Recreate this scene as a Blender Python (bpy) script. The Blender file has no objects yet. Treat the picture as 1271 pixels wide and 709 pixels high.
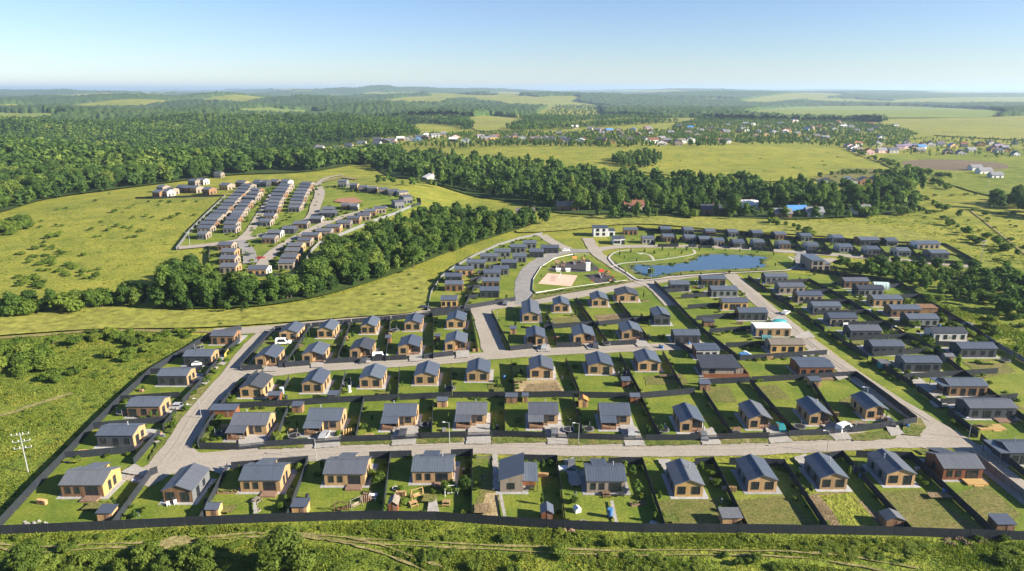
import bpy, bmesh, math, random
import numpy as np
from mathutils import Vector
from mathutils.geometry import tessellate_polygon, delaunay_2d_cdt

random.seed(7)
RNG = np.random.default_rng(11)
SC = bpy.context.scene
COL = SC.collection
R = math.radians

# ------------------------------------------------------------------ camera
CAM_H, PITCH, FPX = 80.0, R(16.04), 847.0        # photo pixels 1271 x 709
CX, CY = 635.5, 354.5
cd = bpy.data.cameras.new('camera')
cam = bpy.data.objects.new('camera', cd)
COL.objects.link(cam)
cam.location = (0, 0, CAM_H)
cam.rotation_euler = (math.pi/2 - PITCH, 0, 0)
cd.sensor_width = 36.0
cd.lens = 36.0*FPX/1271.0
cd.clip_start = 0.5
cd.clip_end = 120000
SC.camera = cam

# ------------------------------------------------------------------ sky, sun, exposure

SUN_EL, SUN_AZ = 25.0, 105.0                      # azimuth clockwise from +Y
sd = Vector((math.sin(R(SUN_AZ))*math.cos(R(SUN_EL)), math.cos(R(SUN_AZ))*math.cos(R(SUN_EL)), math.sin(R(SUN_EL))))
W = bpy.data.worlds.new('World')
SC.world = W
W.use_nodes = True
wt = W.node_tree
for n in list(wt.nodes): wt.nodes.remove(n)
sky = wt.nodes.new('ShaderNodeTexSky')
sky.sky_type = 'NISHITA'
sky.sun_disc = False
sky.sun_elevation = R(SUN_EL)
sky.sun_rotation = R(SUN_AZ)
sky.altitude = 200
sky.air_density = 1.0
sky.dust_density = 0.0
sky.ozone_density = 1.0
hsv = wt.nodes.new('ShaderNodeHueSaturation')
hsv.inputs['Saturation'].default_value = 1.0
bgn = wt.nodes.new('ShaderNodeBackground')
bgn.inputs['Strength'].default_value = 0.051
wo = wt.nodes.new('ShaderNodeOutputWorld')
wt.links.new(sky.outputs[0], hsv.inputs['Color'])
tint = wt.nodes.new('ShaderNodeMix')
tint.data_type = 'RGBA'
tint.blend_type = 'MULTIPLY'
tint.inputs[0].default_value = 1.0
tint.inputs[7].default_value = (.61, .72, .99, 1)
wt.links.new(hsv.outputs[0], tint.inputs[6])
wt.links.new(tint.outputs[2], bgn.inputs['Color'])
wt.links.new(bgn.outputs[0], wo.inputs['Surface'])
sl = bpy.data.lights.new('sun', 'SUN')
sl.energy = 4.4
sl.angle = R(0.53)
sl.color = (1.0, 0.90, 0.74)
sun = bpy.data.objects.new('sun', sl)
COL.objects.link(sun)
sun.rotation_euler = sd.to_track_quat('Z', 'Y').to_euler()
SC.view_settings.view_transform = 'Standard'
SC.view_settings.look = 'None'
SC.view_settings.exposure = 1.65
SC.view_settings.gamma = 1.0
HAZE = 7.5e-5
SC.view_settings.use_curve_mapping = False
cy = SC.cycles
cy.max_bounces = 5
cy.diffuse_bounces = 3
cy.glossy_bounces = 2
cy.transmission_bounces = 2
cy.volume_bounces = 0
cy.use_denoising = True
cy.denoiser = 'OPENIMAGEDENOISE'
cy.denoising_input_passes = 'RGB_ALBEDO_NORMAL'
cy.sample_clamp_indirect = 4.0

# ------------------------------------------------------------------ terrain height and un-projection
def sstep(a, b, x):
    t = np.clip((x-a)/(b-a), 0, 1)
    return t*t*(3-2*t)

def hgt(x, y):
    x = np.asarray(x, float); y = np.asarray(y, float)
    r = np.hypot(x, y)
    h = 9.0*np.exp(-((x+120)/150)**2-((y-500)/110)**2)*sstep(300, 420, y)*sstep(-20, -90, x)
    m = sstep(620, 800, y)
    h = h + m*(13*np.sin(x/190+1.3)*np.sin(y/150+0.4)+8*np.sin(x/130-y/120+2.0)+6*np.sin(y/75+x/260))*sstep(60, -300, x)
    h = h + 8*np.exp(-((x-190)/260)**2-((y-930)/170)**2)
    f = sstep(1500, 6000, r)
    h = h + f*(26*np.sin(x/800+y/1500+.6)*np.sin(y/560+1.1)+20*np.sin(x/1500-y/800+2.1))
    f2 = sstep(5000, 13000, r)
    th = np.arctan2(x, y)
    h = h + f2*(26*np.sin(th*9+1.0+np.sin(r/3000))*np.sin(r/2600+th*3)+18*np.sin(th*23+r/5200)+16)
    h = h + 55*np.exp(-((th+0.16)/0.13)**2)*np.exp(-((r-9000)/2200)**2)
    h = h + 42*np.exp(-((th-0.28)/0.16)**2)*np.exp(-((r-12000)/2500)**2)
    h = h - sstep(20000, 45000, r)*60
    return h

_cp, _sp = math.cos(PITCH), math.sin(PITCH)
_ts = np.geomspace(60, 60000, 700)
_cache = {}
def P(px, py):
    """photo pixel -> point on the terrain (x, y, z)"""
    k = (round(px, 2), round(py, 2))
    if k in _cache: return _cache[k]
    a, b = (px-CX)/FPX, (CY-py)/FPX
    d = np.array([a, _cp+b*_sp, -_sp+b*_cp])
    if d[2] < -1e-6:
        t = CAM_H/-d[2]
        if t*d[1] < 330:
            p = (t*d[0], t*d[1], 0.0); _cache[k] = p; return p
    z = CAM_H+_ts*d[2]-hgt(_ts*d[0], _ts*d[1])
    i = np.argmax(z < 0)
    if z[i] >= 0: i = len(_ts)-1
    lo, hi = _ts[max(i-1, 0)], _ts[i]
    for _ in range(24):
        m = (lo+hi)/2
        if CAM_H+m*d[2]-float(hgt(m*d[0], m*d[1])) < 0: hi = m
        else: lo = m
    t = (lo+hi)/2
    p = (t*d[0], t*d[1], float(hgt(t*d[0], t*d[1])))
    _cache[k] = p
    return p

def project(x, y, z):
    x = np.asarray(x, float); y = np.asarray(y, float); z = np.asarray(z, float)-CAM_H
    dep = y*_cp-z*_sp
    return CX+FPX*x/dep, CY-FPX*(y*_sp+z*_cp)/dep, dep

def inpoly(px, py, poly):
    px = np.asarray(px); py = np.asarray(py)
    ins = np.zeros(px.shape, bool)
    n = len(poly)
    for i in range(n):
        x0, y0 = poly[i]; x1, y1 = poly[(i+1) % n]
        if y0 == y1: continue
        c = ((y0 > py) != (y1 > py)) & (px < (x1-x0)*(py-y0)/(y1-y0)+x0)
        ins ^= c
    return ins

# ------------------------------------------------------------------ mesh + object helpers
class MB:
    def __init__(s): s.v = []; s.f = []; s.m = []
    def face(s, pts, m=0):
        n = len(s.v); s.v += [tuple(p) for p in pts]; s.f.append(tuple(range(n, n+len(pts)))); s.m.append(m)
    def box(s, x0, y0, z0, x1, y1, z1, m=0, bottom=True):
        n = len(s.v)
        s.v += [(x0,y0,z0),(x1,y0,z0),(x1,y1,z0),(x0,y1,z0),(x0,y0,z1),(x1,y0,z1),(x1,y1,z1),(x0,y1,z1)]
        q = [(4,5,6,7),(0,1,5,4),(1,2,6,5),(2,3,7,6),(3,0,4,7)]
        if bottom: q.append((3,2,1,0))
        for a in q: s.f.append(tuple(n+i for i in a)); s.m.append(m)
    def slab(s, q, t, m=0):
        """top quad (counter-clockwise from above) and thickness downwards"""
        n = len(s.v); k = len(q)
        s.v += [tuple(p) for p in q]+[(p[0], p[1], p[2]-t) for p in q]
        s.f.append(tuple(n+i for i in range(k))); s.m.append(m)
        s.f.append(tuple(n+k+i for i in reversed(range(k)))); s.m.append(m)
        for i in range(k):
            j = (i+1) % k
            s.f.append((n+i, n+k+i, n+k+j, n+j)); s.m.append(m)
    def bar(s, p, q, w, h=None, m=0):
        p = Vector(p); q = Vector(q); h = h or w
        d = (q-p).normalized()
        up = Vector((0,0,1)) if abs(d.z) < .9 else Vector((0,1,0))
        a = d.cross(up).normalized()*w/2; b = a.cross(d).normalized()*h/2
        n = len(s.v)
        for c in (p, q): s.v += [tuple(c+a+b), tuple(c-a+b), tuple(c-a-b), tuple(c+a-b)]
        for i in range(4):
            j = (i+1) % 4
            s.f.append((n+i, n+j, n+4+j, n+4+i)); s.m.append(m)
        s.f.append((n+3,n+2,n+1,n)); s.m.append(m); s.f.append((n+4,n+5,n+6,n+7)); s.m.append(m)
    def cyl(s, p, q, r0, r1, k=8, m=0):
        p = Vector(p); q = Vector(q); d = (q-p).normalized()
        up = Vector((0,0,1)) if abs(d.z) < .9 else Vector((0,1,0))
        a = d.cross(up).normalized(); b = a.cross(d)
        n = len(s.v)
        for c, r in ((p, r0), (q, r1)):
            for i in range(k):
                t = 2*math.pi*i/k
                s.v.append(tuple(c+(a*math.cos(t)+b*math.sin(t))*r))
        for i in range(k):
            j = (i+1) % k
            s.f.append((n+i, n+k+i, n+k+j, n+j)); s.m.append(m)
        s.f.append(tuple(n+i for i in range(k))); s.m.append(m)
        s.f.append(tuple(n+k+i for i in reversed(range(k)))); s.m.append(m)
    def blob(s, c, r, seed=0, m=0, sub=1, jit=.2):
        bm = bmesh.new(); bmesh.ops.create_icosphere(bm, subdivisions=sub, radius=1)
        g = random.Random(seed); n = len(s.v)
        for v in bm.verts:
            k = 1+g.uniform(-jit, jit)
            s.v.append((c[0]+v.co.x*r[0]*k, c[1]+v.co.y*r[1]*k, c[2]+v.co.z*r[2]*k))
        for f in bm.faces: s.f.append(tuple(n+v.index for v in f.verts)); s.m.append(m)
        bm.free()
    def mesh(s, name, mats, smooth=False):
        me = bpy.data.meshes.new(name)
        me.from_pydata(s.v, [], s.f)
        for x in (mats if isinstance(mats, (list, tuple)) else [mats]): me.materials.append(x)
        if any(s.m): me.polygons.foreach_set('material_index', s.m)
        if smooth: me.polygons.foreach_set('use_smooth', [True]*len(s.f))
        me.update()
        return me
    def obj(s, name, mats, parent=None, loc=(0,0,0), rz=0, smooth=False):
        return link(name, s.mesh(name, mats, smooth), parent, loc, rz)

def link(name, data, parent=None, loc=(0,0,0), rz=0, scale=None):
    o = bpy.data.objects.new(name, data)
    COL.objects.link(o)
    o.location = loc
    if rz: o.rotation_euler = (0, 0, rz)
    if scale is not None: o.scale = scale
    if parent: o.parent = parent
    return o

_lab = {}
def tag(o, label, cat, group=None, kind=None):
    o['label'] = label; o['category'] = cat
    if group: o['group'] = group
    if kind: o['kind'] = kind
    return o
def thing(name, label, cat, loc, rz=0, group=None, scale=None):
    return tag(link(name, None, None, loc, rz, scale), label, cat, group)
def struct(o):
    o['kind'] = 'structure'; return o

ORD = ['first','second','third','fourth','fifth','sixth','seventh','eighth','ninth','tenth','eleventh','twelfth','thirteenth','fourteenth','fifteenth','sixteenth','seventeenth','eighteenth','nineteenth','twentieth']

# ------------------------------------------------------------------ materials
def newmat(name, rough=.8, spec=.3, metal=0):
    m = bpy.data.materials.new(name); m.use_nodes = True
    nt = m.node_tree; b = nt.nodes['Principled BSDF']
    b.inputs['Roughness'].default_value = rough
    b.inputs['Specular IOR Level'].default_value = spec
    b.inputs['Metallic'].default_value = metal
    return m, nt, b
def N(nt, t, **kw):
    n = nt.nodes.new(t)
    for k, v in kw.items():
        if k in n.inputs: n.inputs[k].default_value = v
        else: setattr(n, k, v)
    return n
def c4(c): return (c[0], c[1], c[2], 1)
def noise(nt, vec, scale, detail=4, rough=.6):
    n = N(nt, 'ShaderNodeTexNoise', Scale=scale, Detail=detail, Roughness=rough)
    nt.links.new(vec, n.inputs['Vector']); return n.outputs['Fac']
def ramp(nt, fac, stops):
    r = N(nt, 'ShaderNodeValToRGB')
    e = r.color_ramp.elements
    while len(e) < len(stops): e.new(.5)
    for i, (p, c) in enumerate(stops): e[i].position = p; e[i].color = c4(c)
    nt.links.new(fac, r.inputs['Fac']); return r.outputs['Color']
def mix(nt, fac, a, b, mode='MIX'):
    n = N(nt, 'ShaderNodeMix', data_type='RGBA', blend_type=mode)
    for s, v in ((0, fac), (6, a), (7, b)):
        if isinstance(v, (int, float)): n.inputs[s].default_value = v
        elif isinstance(v, tuple): n.inputs[s].default_value = c4(v)
        else: nt.links.new(v, n.inputs[s])
    return n.outputs[2]
def mathn(nt, op, a, b=None):
    n = N(nt, 'ShaderNodeMath', operation=op)
    for i, v in enumerate((a, b)):
        if v is None: continue
        if isinstance(v, (int, float)): n.inputs[i].default_value = v
        else: nt.links.new(v, n.inputs[i])
    return n.outputs[0]
def pos(nt): return N(nt, 'ShaderNodeNewGeometry').outputs['Position']
def objco(nt): return N(nt, 'ShaderNodeTexCoord').outputs['Object']
def mapv(nt, vec, scale=(1,1,1), rot=(0,0,0)):
    n = N(nt, 'ShaderNodeMapping'); n.inputs['Scale'].default_value = scale; n.inputs['Rotation'].default_value = rot
    nt.links.new(vec, n.inputs['Vector']); return n.outputs[0]
def bump(nt, b, h, strength=.5, dist=.1):
    n = N(nt, 'ShaderNodeBump', Strength=strength, Distance=dist)
    nt.links.new(h, n.inputs['Height']); nt.links.new(n.outputs[0], b.inputs['Normal'])

def groundmat(name, cols, big=.008, mid=.06, fine=.9, bstr=.6, bdist=.4, rough=.95, patch=None, fl=.5):
    """four-tone turf: cols dark..light, mottled at three scales in world metres"""
    m, nt, b = newmat(name, rough, .15)
    p = pos(nt)
    n1 = noise(nt, p, big, 5, .6); n2 = noise(nt, p, mid, 5, .65); n3 = noise(nt, p, fine, 3, .7)
    s = mathn(nt, 'ADD', mathn(nt, 'MULTIPLY', n1, .45), mathn(nt, 'MULTIPLY', n2, .55))
    k = len(cols)
    col = ramp(nt, s, [(.34+.32*i/(k-1), c) for i, c in enumerate(cols)])
    f = ramp(nt, n3, [(.3, (fl,)*3), (.7, (1.35,)*3)])
    col = mix(nt, 1.0, col, f, 'MULTIPLY')
    if patch:
        pn = noise(nt, p, patch[0], 6, .7)
        pf = ramp(nt, pn, [(patch[1], (0,0,0)), (patch[1]+.08, (1,1,1))])
        col = mix(nt, mathn(nt, 'MULTIPLY', pf, patch[3] if len(patch) > 3 else .8), col, patch[2])
    nt.links.new(col, b.inputs['Base Color'])
    bump(nt, b, n3, bstr, bdist)
    return m

M = {}
M['meadow'] = groundmat('meadow_grass', [(.12,.162,.020),(.193,.212,.028),(.26,.26,.036),(.325,.297,.052)], .012, .07, .8, .8, .5, patch=(.03,.60,(.09,.125,.025),.7))
M['rough'] = groundmat('rough_green_grass', [(.065,.11,.014),(.125,.17,.02),(.20,.222,.03),(.27,.262,.05)], .02, .14, .9, 1.0, .6)
M['lawn'] = groundmat('lawn_grass', [(.065,.115,.014),(.11,.155,.019),(.165,.192,.027),(.225,.22,.045)], .025, .13, 1.6, .5, .15, patch=(.05,.62,(.16,.13,.055),.6), fl=.7)
M['verge'] = groundmat('verge_grass', [(.05,.085,.014),(.10,.13,.025),(.17,.165,.05),(.26,.22,.11)], .05, .25, 1.5, .8, .3)
M['dryplot'] = groundmat('dry_lawn', [(.09,.115,.022),(.13,.14,.035),(.17,.155,.05),(.20,.165,.07)], .05, .3, 1.8, .6, .2)
M['soil'] = groundmat('bare_soil', [(.13,.095,.05),(.18,.13,.07),(.24,.18,.10),(.30,.23,.13)], .08, .5, 2.2, 1.0, .3)
M['straw'] = groundmat('straw_mulch', [(.26,.20,.10),(.36,.28,.15),(.45,.36,.20)], .1, .6, 2.2, .8, .25)
M['crop'] = groundmat('crop_field', [(.13,.17,.035),(.16,.20,.04),(.19,.22,.05)], .003, .012, .2, .1, .2, fl=.85)
M['hay'] = groundmat('hay_field', [(.175,.195,.034),(.235,.24,.045),(.295,.275,.062)], .004, .03, .3, .3, .4, patch=(.02,.62,(.11,.14,.03),.6))
M['plough'] = groundmat('ploughed_field', [(.12,.095,.06),(.16,.12,.08),(.20,.15,.10)], .01, .05, .6, .4, .3)
M['forestfloor'] = groundmat('forest_floor', [(.03,.055,.012),(.045,.075,.015),(.06,.09,.018)], .02, .1, .8, .5, .3)
M['gravel'] = groundmat('gravel_road', [(.25,.22,.18),(.275,.243,.20),(.295,.262,.218),(.32,.288,.24)], .02, .12, 2.5, .2, .04, fl=.9)
M['track'] = groundmat('wheel_worn_gravel', [(.292,.262,.218),(.32,.288,.244)], .03, .3, 2.5, .15, .03, fl=.92)
M['drive'] = groundmat('gravel_drive', [(.26,.245,.22),(.31,.29,.26),(.36,.34,.31)], .1, .5, 2.5, .3, .05, fl=.8)
M['asphalt'] = groundmat('asphalt', [(.17,.165,.16),(.22,.21,.20),(.26,.25,.235)], .05, .3, 2, .2, .03, fl=.85)
M['dirt'] = groundmat('dirt_track', [(.17,.16,.05),(.235,.205,.08),(.30,.255,.12)], .05, .4, 1.6, .6, .15)
M['sand'] = groundmat('court_sand', [(.50,.335,.25),(.55,.37,.28),(.60,.41,.315)], .1, .5, 3, .2, .04, fl=.9)
M['rubber'] = groundmat('rubber_ground', [(.045,.043,.045),(.06,.056,.058)], .1, .6, 3, .2, .03, fl=.9)
M['redcourt'] = groundmat('red_court', [(.24,.125,.08),(.28,.145,.095)], .1, .6, 3, .2, .03, fl=.9)
M['path'] = groundmat('pale_path', [(.36,.335,.29),(.43,.40,.35)], .1, .6, 3, .2, .03, fl=.9)

def woodmat(name, a, bcol, c, plank=.16):
    m, nt, b = newmat(name, .75, .2)
    o = objco(nt)
    sep = N(nt, 'ShaderNodeSeparateXYZ'); nt.links.new(o, sep.inputs[0])
    xy = mathn(nt, 'ADD', sep.outputs[0], sep.outputs[1])
    pl = mathn(nt, 'FLOOR', mathn(nt, 'DIVIDE', xy, plank))
    wn = N(nt, 'ShaderNodeTexWhiteNoise', noise_dimensions='1D'); nt.links.new(pl, wn.inputs['W'])
    n = noise(nt, mapv(nt, o, (5, 5, .5)), 1.0, 4, .6)
    f = mathn(nt, 'ADD', mathn(nt, 'MULTIPLY', wn.outputs['Value'], .45), mathn(nt, 'MULTIPLY', n, .6))
    col = ramp(nt, f, [(.2, a), (.5, bcol), (.85, c)])
    fr = mathn(nt, 'FRACT', mathn(nt, 'DIVIDE', xy, plank))
    edge = mathn(nt, 'GREATER_THAN', fr, .9)
    col = mix(nt, mathn(nt, 'MULTIPLY', edge, .55), col, (a[0]*.35, a[1]*.35, a[2]*.35))
    info = N(nt, 'ShaderNodeObjectInfo')
    v = ramp(nt, info.outputs['Random'], [(0, (.78,.8,.84)), (1, (1.14,1.1,1.05))])
    col = mix(nt, 1.0, col, v, 'MULTIPLY')
    nt.links.new(col, b.inputs['Base Color'])
    return m
M['orange'] = woodmat('orange_wood', (.33,.205,.098), (.42,.275,.138), (.50,.345,.18))
M['brown'] = woodmat('brown_wood', (.15,.085,.045), (.21,.125,.07), (.28,.175,.10))
M['red'] = woodmat('red_wood', (.17,.065,.03), (.24,.095,.045), (.30,.13,.065))
M['greywood'] = woodmat('grey_wood', (.20,.165,.13), (.27,.225,.18), (.34,.29,.235))
M['yellow'] = woodmat('yellow_wood', (.46,.29,.10), (.52,.34,.13), (.56,.38,.16))
M['deckwood'] = woodmat('deck_boards', (.20,.125,.085), (.26,.165,.115), (.32,.21,.15), .14)

def metalmat(name, c, rough=.5, spec=.5, rib=.3, axis=None, metal=0.0, var=.12, depth=.3):
    m, nt, b = newmat(name, rough, spec, metal)
    o = objco(nt)
    n = noise(nt, o, .9, 4, .6)
    col = ramp(nt, n, [(.3, tuple(x*(1-var) for x in c)), (.7, tuple(x*(1+var) for x in c))])
    if rib:
        sep = N(nt, 'ShaderNodeSeparateXYZ'); nt.links.new(o, sep.inputs[0])
        xy = mathn(nt, 'ADD', sep.outputs[0], sep.outputs[1])
        fr = mathn(nt, 'FRACT', mathn(nt, 'DIVIDE', xy, rib))
        e = mathn(nt, 'GREATER_THAN', fr, .72)
        col = mix(nt, mathn(nt, 'MULTIPLY', e, depth), col, tuple(x*.35 for x in c))
    info = N(nt, 'ShaderNodeObjectInfo')
    v = ramp(nt, info.outputs['Random'], [(0, (.82,.82,.82)), (1, (1.15,1.15,1.15))])
    col = mix(nt, 1.0, col, v, 'MULTIPLY')
    nt.links.new(col, b.inputs['Base Color'])
    return m
def roofmat(name, c, ax, rib=.5):
    m, nt, b = newmat(name, .42, .5)
    o = objco(nt); sep = N(nt, 'ShaderNodeSeparateXYZ'); nt.links.new(o, sep.inputs[0])
    n = noise(nt, mapv(nt, o, (1.2, .35, 1) if ax == 'x' else (.35, 1.2, 1)), 1.0, 4, .65)
    col = ramp(nt, n, [(.25, tuple(x*.87 for x in c)), (.75, tuple(x*1.08 for x in c))])
    q = mathn(nt, 'DIVIDE', sep.outputs[0 if ax == 'x' else 1], rib)
    e = mathn(nt, 'GREATER_THAN', mathn(nt, 'FRACT', q), .78)
    col = mix(nt, mathn(nt, 'MULTIPLY', e, .28), col, tuple(x*.45 for x in c))
    wn = N(nt, 'ShaderNodeTexWhiteNoise', noise_dimensions='1D'); nt.links.new(mathn(nt, 'FLOOR', q), wn.inputs['W'])
    col = mix(nt, 1.0, col, ramp(nt, wn.outputs['Value'], [(0, (.96,)*3), (1, (1.04,)*3)]), 'MULTIPLY')
    info = N(nt, 'ShaderNodeObjectInfo')
    col = mix(nt, 1.0, col, ramp(nt, info.outputs['Random'], [(0, (.80,.80,.84)), (.5, (1.0,1.0,1.0)), (1, (1.2,1.17,1.1))]), 'MULTIPLY')
    nt.links.new(col, b.inputs['Base Color']); return m
for _a in 'xy':
    for _n, _c in (('roof', (.088,.107,.140)), ('roof2', (.108,.119,.142)), ('roofdark', (.055,.06,.07)), ('roofrust', (.19,.165,.135)), ('roofwhite', (.78,.77,.75))):
        M[_n+'_'+_a] = roofmat(_n+'_seams_'+_a, _c, _a)
M['dark'] = metalmat('dark_cladding', (.055,.060,.070), .6, .3, .22)
M['grey'] = metalmat('grey_cladding', (.16,.165,.17), .6, .3, .22)
M['light'] = metalmat('light_render', (.42,.41,.39), .8, .2, 0)
M['white'] = metalmat('white_render', (.74,.73,.70), .8, .2, 0)
M['roof'] = metalmat('roof_metal', (.078,.092,.120), .42, .5, 0, var=.10)
M['roof2'] = metalmat('roof_metal_grey', (.125,.13,.14), .5, .5, 0, var=.14)
M['roofdark'] = metalmat('roof_dark', (.05,.054,.062), .5, .5, 0)
M['roofrust'] = metalmat('roof_patchy', (.19,.165,.135), .8, .2, 0, var=.5)
M['roofwhite'] = metalmat('roof_white', (.78,.77,.75), .6, .3, 0)
M['fence'] = metalmat('fence_sheet', (.026,.031,.041), .5, .4, .25, var=.2, depth=.35)
M['fencepalelit'] = metalmat('fence_light', (.17,.175,.18), .6, .4, .25, var=.15)  # paler fence sheet; on sunlit runs the sunlight is put into this colour
M['post'] = metalmat('fence_post', (.045,.05,.06), .5, .4, 0)
M['concrete'] = metalmat('concrete_slab', (.34,.335,.33), .85, .2, 0, var=.2)
M['trim'] = metalmat('dark_trim', (.035,.038,.044), .5, .4, 0)
M['whitepaint'] = metalmat('white_paint', (.75,.75,.74), .5, .4, 0)
M['wire'] = metalmat('galvanised', (.36,.37,.38), .45, .5, 0)
def plain(name, c, rough=.6, spec=.4, var=.12): M[name] = metalmat(name, c, rough, spec, 0, var=var); return M[name]
plain('bluepaint', (.03,.14,.42)); plain('redpaint', (.42,.04,.03)); plain('purple', (.20,.16,.24)); plain('rustroof', (.22,.10,.065), .8, .2)
plain('tarpteal', (.02,.22,.24)); plain('tyre', (.02,.02,.02), .9, .2); plain('stone', (.30,.29,.27), .9, .2, .3); plain('orangepaint', (.50,.20,.05))
plain('slate', (.17,.17,.19), .7); plain('brick', (.30,.15,.09), .9, .2, .25); plain('bluebright', (.06,.20,.46)); plain('pinkwall', (.55,.38,.36), .9, .2)
plain('barkm', (.10,.075,.05), .95, .1, .3); plain('yellowpaint', (.62,.46,.10)); plain('film', (.45,.58,.55), .35, .5)
mg, ntg, bg = newmat('window_glass', .06, .6); bg.inputs['Base Color'].default_value = (.018,.024,.03,1); M['glass'] = mg
mp, ntp, bp = newmat('pond_water', .07, .5)
bp.inputs['Base Color'].default_value = (.05,.10,.155,1)
_n = noise(ntp, mapv(ntp, pos(ntp), (1,1.6,1)), .9, 3, .6); bump(ntp, bp, _n, .05, .04)
M['water'] = mp

def leafmat(name, stops, attr):
    m, nt, b = newmat(name, .75, .2)
    if attr: t = N(nt, 'ShaderNodeAttribute', attribute_name='tint').outputs['Fac']
    else: t = N(nt, 'ShaderNodeObjectInfo').outputs['Random']
    lf = N(nt, 'ShaderNodeAttribute', attribute_name='leaf').outputs['Fac']
    col = ramp(nt, t, stops)
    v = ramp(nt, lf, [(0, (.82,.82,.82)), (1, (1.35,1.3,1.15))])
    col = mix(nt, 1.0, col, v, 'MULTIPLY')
    nt.links.new(col, b.inputs['Base Color'])
    tr = N(nt, 'ShaderNodeBsdfTranslucent'); nt.links.new(mix(nt, 1.0, col, (.9,1.1,.45), 'MULTIPLY'), tr.inputs['Color'])
    ms = N(nt, 'ShaderNodeMixShader', Fac=.38)
    nt.links.new(b.outputs[0], ms.inputs[1]); nt.links.new(tr.outputs[0], ms.inputs[2])
    nt.links.new(ms.outputs[0], nt.nodes['Material Output'].inputs['Surface'])
    return m
DECID = [(0, (.040,.082,.018)), (.35, (.064,.122,.022)), (.7, (.100,.165,.028)), (1, (.165,.22,.042))]
BUSH = [(0, (.065,.11,.016)), (.5, (.105,.165,.022)), (1, (.17,.215,.033))]
GRAS = [(0, (.09,.145,.018)), (.4, (.15,.195,.025)), (.8, (.235,.245,.038)), (1, (.32,.285,.07))]
M['leaf'] = leafmat('tree_leaves', DECID, False); M['leafs'] = leafmat('wood_leaves', DECID, True)
M['bush'] = leafmat('shrub_leaves', BUSH, False); M['bushs'] = leafmat('scrub_leaves', BUSH, True)
M['grass'] = leafmat('grass_blades', GRAS, True)
# ------------------------------------------------------------------ ground sheet
def build_ground():
    ys = [-140, -60, 0, 30]
    y = 50.0
    while y < 60000:
        ys.append(y); y += max(5.0, y*.012)
    ys = np.array(ys)
    us = np.linspace(-1.35, 1.35, 271)
    X = us[None, :]*(np.maximum(ys, 0)[:, None]+110); Y = np.repeat(ys[:, None], len(us), 1)
    Z = hgt(X, Y)
    v = np.stack([X, Y, Z], -1).reshape(-1, 3)
    nr, nc = X.shape
    i = np.arange(nr-1)[:, None]*nc+np.arange(nc-1)[None, :]
    q = np.stack([i, i+1, i+nc+1, i+nc], -1).reshape(-1, 4)
    return npmesh('ground', v, q)

def npmesh(name, v, q, smooth=False):
    me = bpy.data.meshes.new(name)
    k = q.shape[1]
    me.vertices.add(len(v)); me.vertices.foreach_set('co', np.ascontiguousarray(v, np.float32).ravel())
    me.loops.add(q.size); me.loops.foreach_set('vertex_index', np.ascontiguousarray(q, np.int32).ravel())
    me.polygons.add(len(q)); me.polygons.foreach_set('loop_start', np.arange(0, q.size, k, dtype=np.int32))
    if smooth: me.polygons.foreach_set('use_smooth', np.ones(len(q), bool))
    me.update(calc_edges=True)
    return me
gme = build_ground(); gme.materials.append(M['meadow'])
struct(link('ground', gme))

# ------------------------------------------------------------------ sheets laid on the ground
_dz = [0.012]
def smooth_pts(pts, closed=True, k=5):
    n = len(pts); out = []
    rng = range(n) if closed else range(n-1)
    g = lambda i: np.array(pts[i % n]) if closed else np.array(pts[min(max(i, 0), n-1)])
    for i in rng:
        p0, p1, p2, p3 = g(i-1), g(i), g(i+1), g(i+2)
        for j in range(k):
            t = j/k
            out.append(tuple(.5*((2*p1)+(-p0+p2)*t+(2*p0-5*p1+4*p2-p3)*t*t+(-p0+3*p1-3*p2+p3)*t**3)))
    if not closed: out.append(tuple(pts[-1]))
    return out
def dens(pts, step, closed=True):
    out = []; n = len(pts)
    for i in range(n if closed else n-1):
        a = np.array(pts[i][:2]); b = np.array(pts[(i+1) % n][:2])
        m = max(1, int(np.linalg.norm(b-a)/step))
        for j in range(m): out.append(tuple(a+(b-a)*j/m))
    if not closed: out.append(tuple(pts[-1][:2]))
    return out
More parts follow.
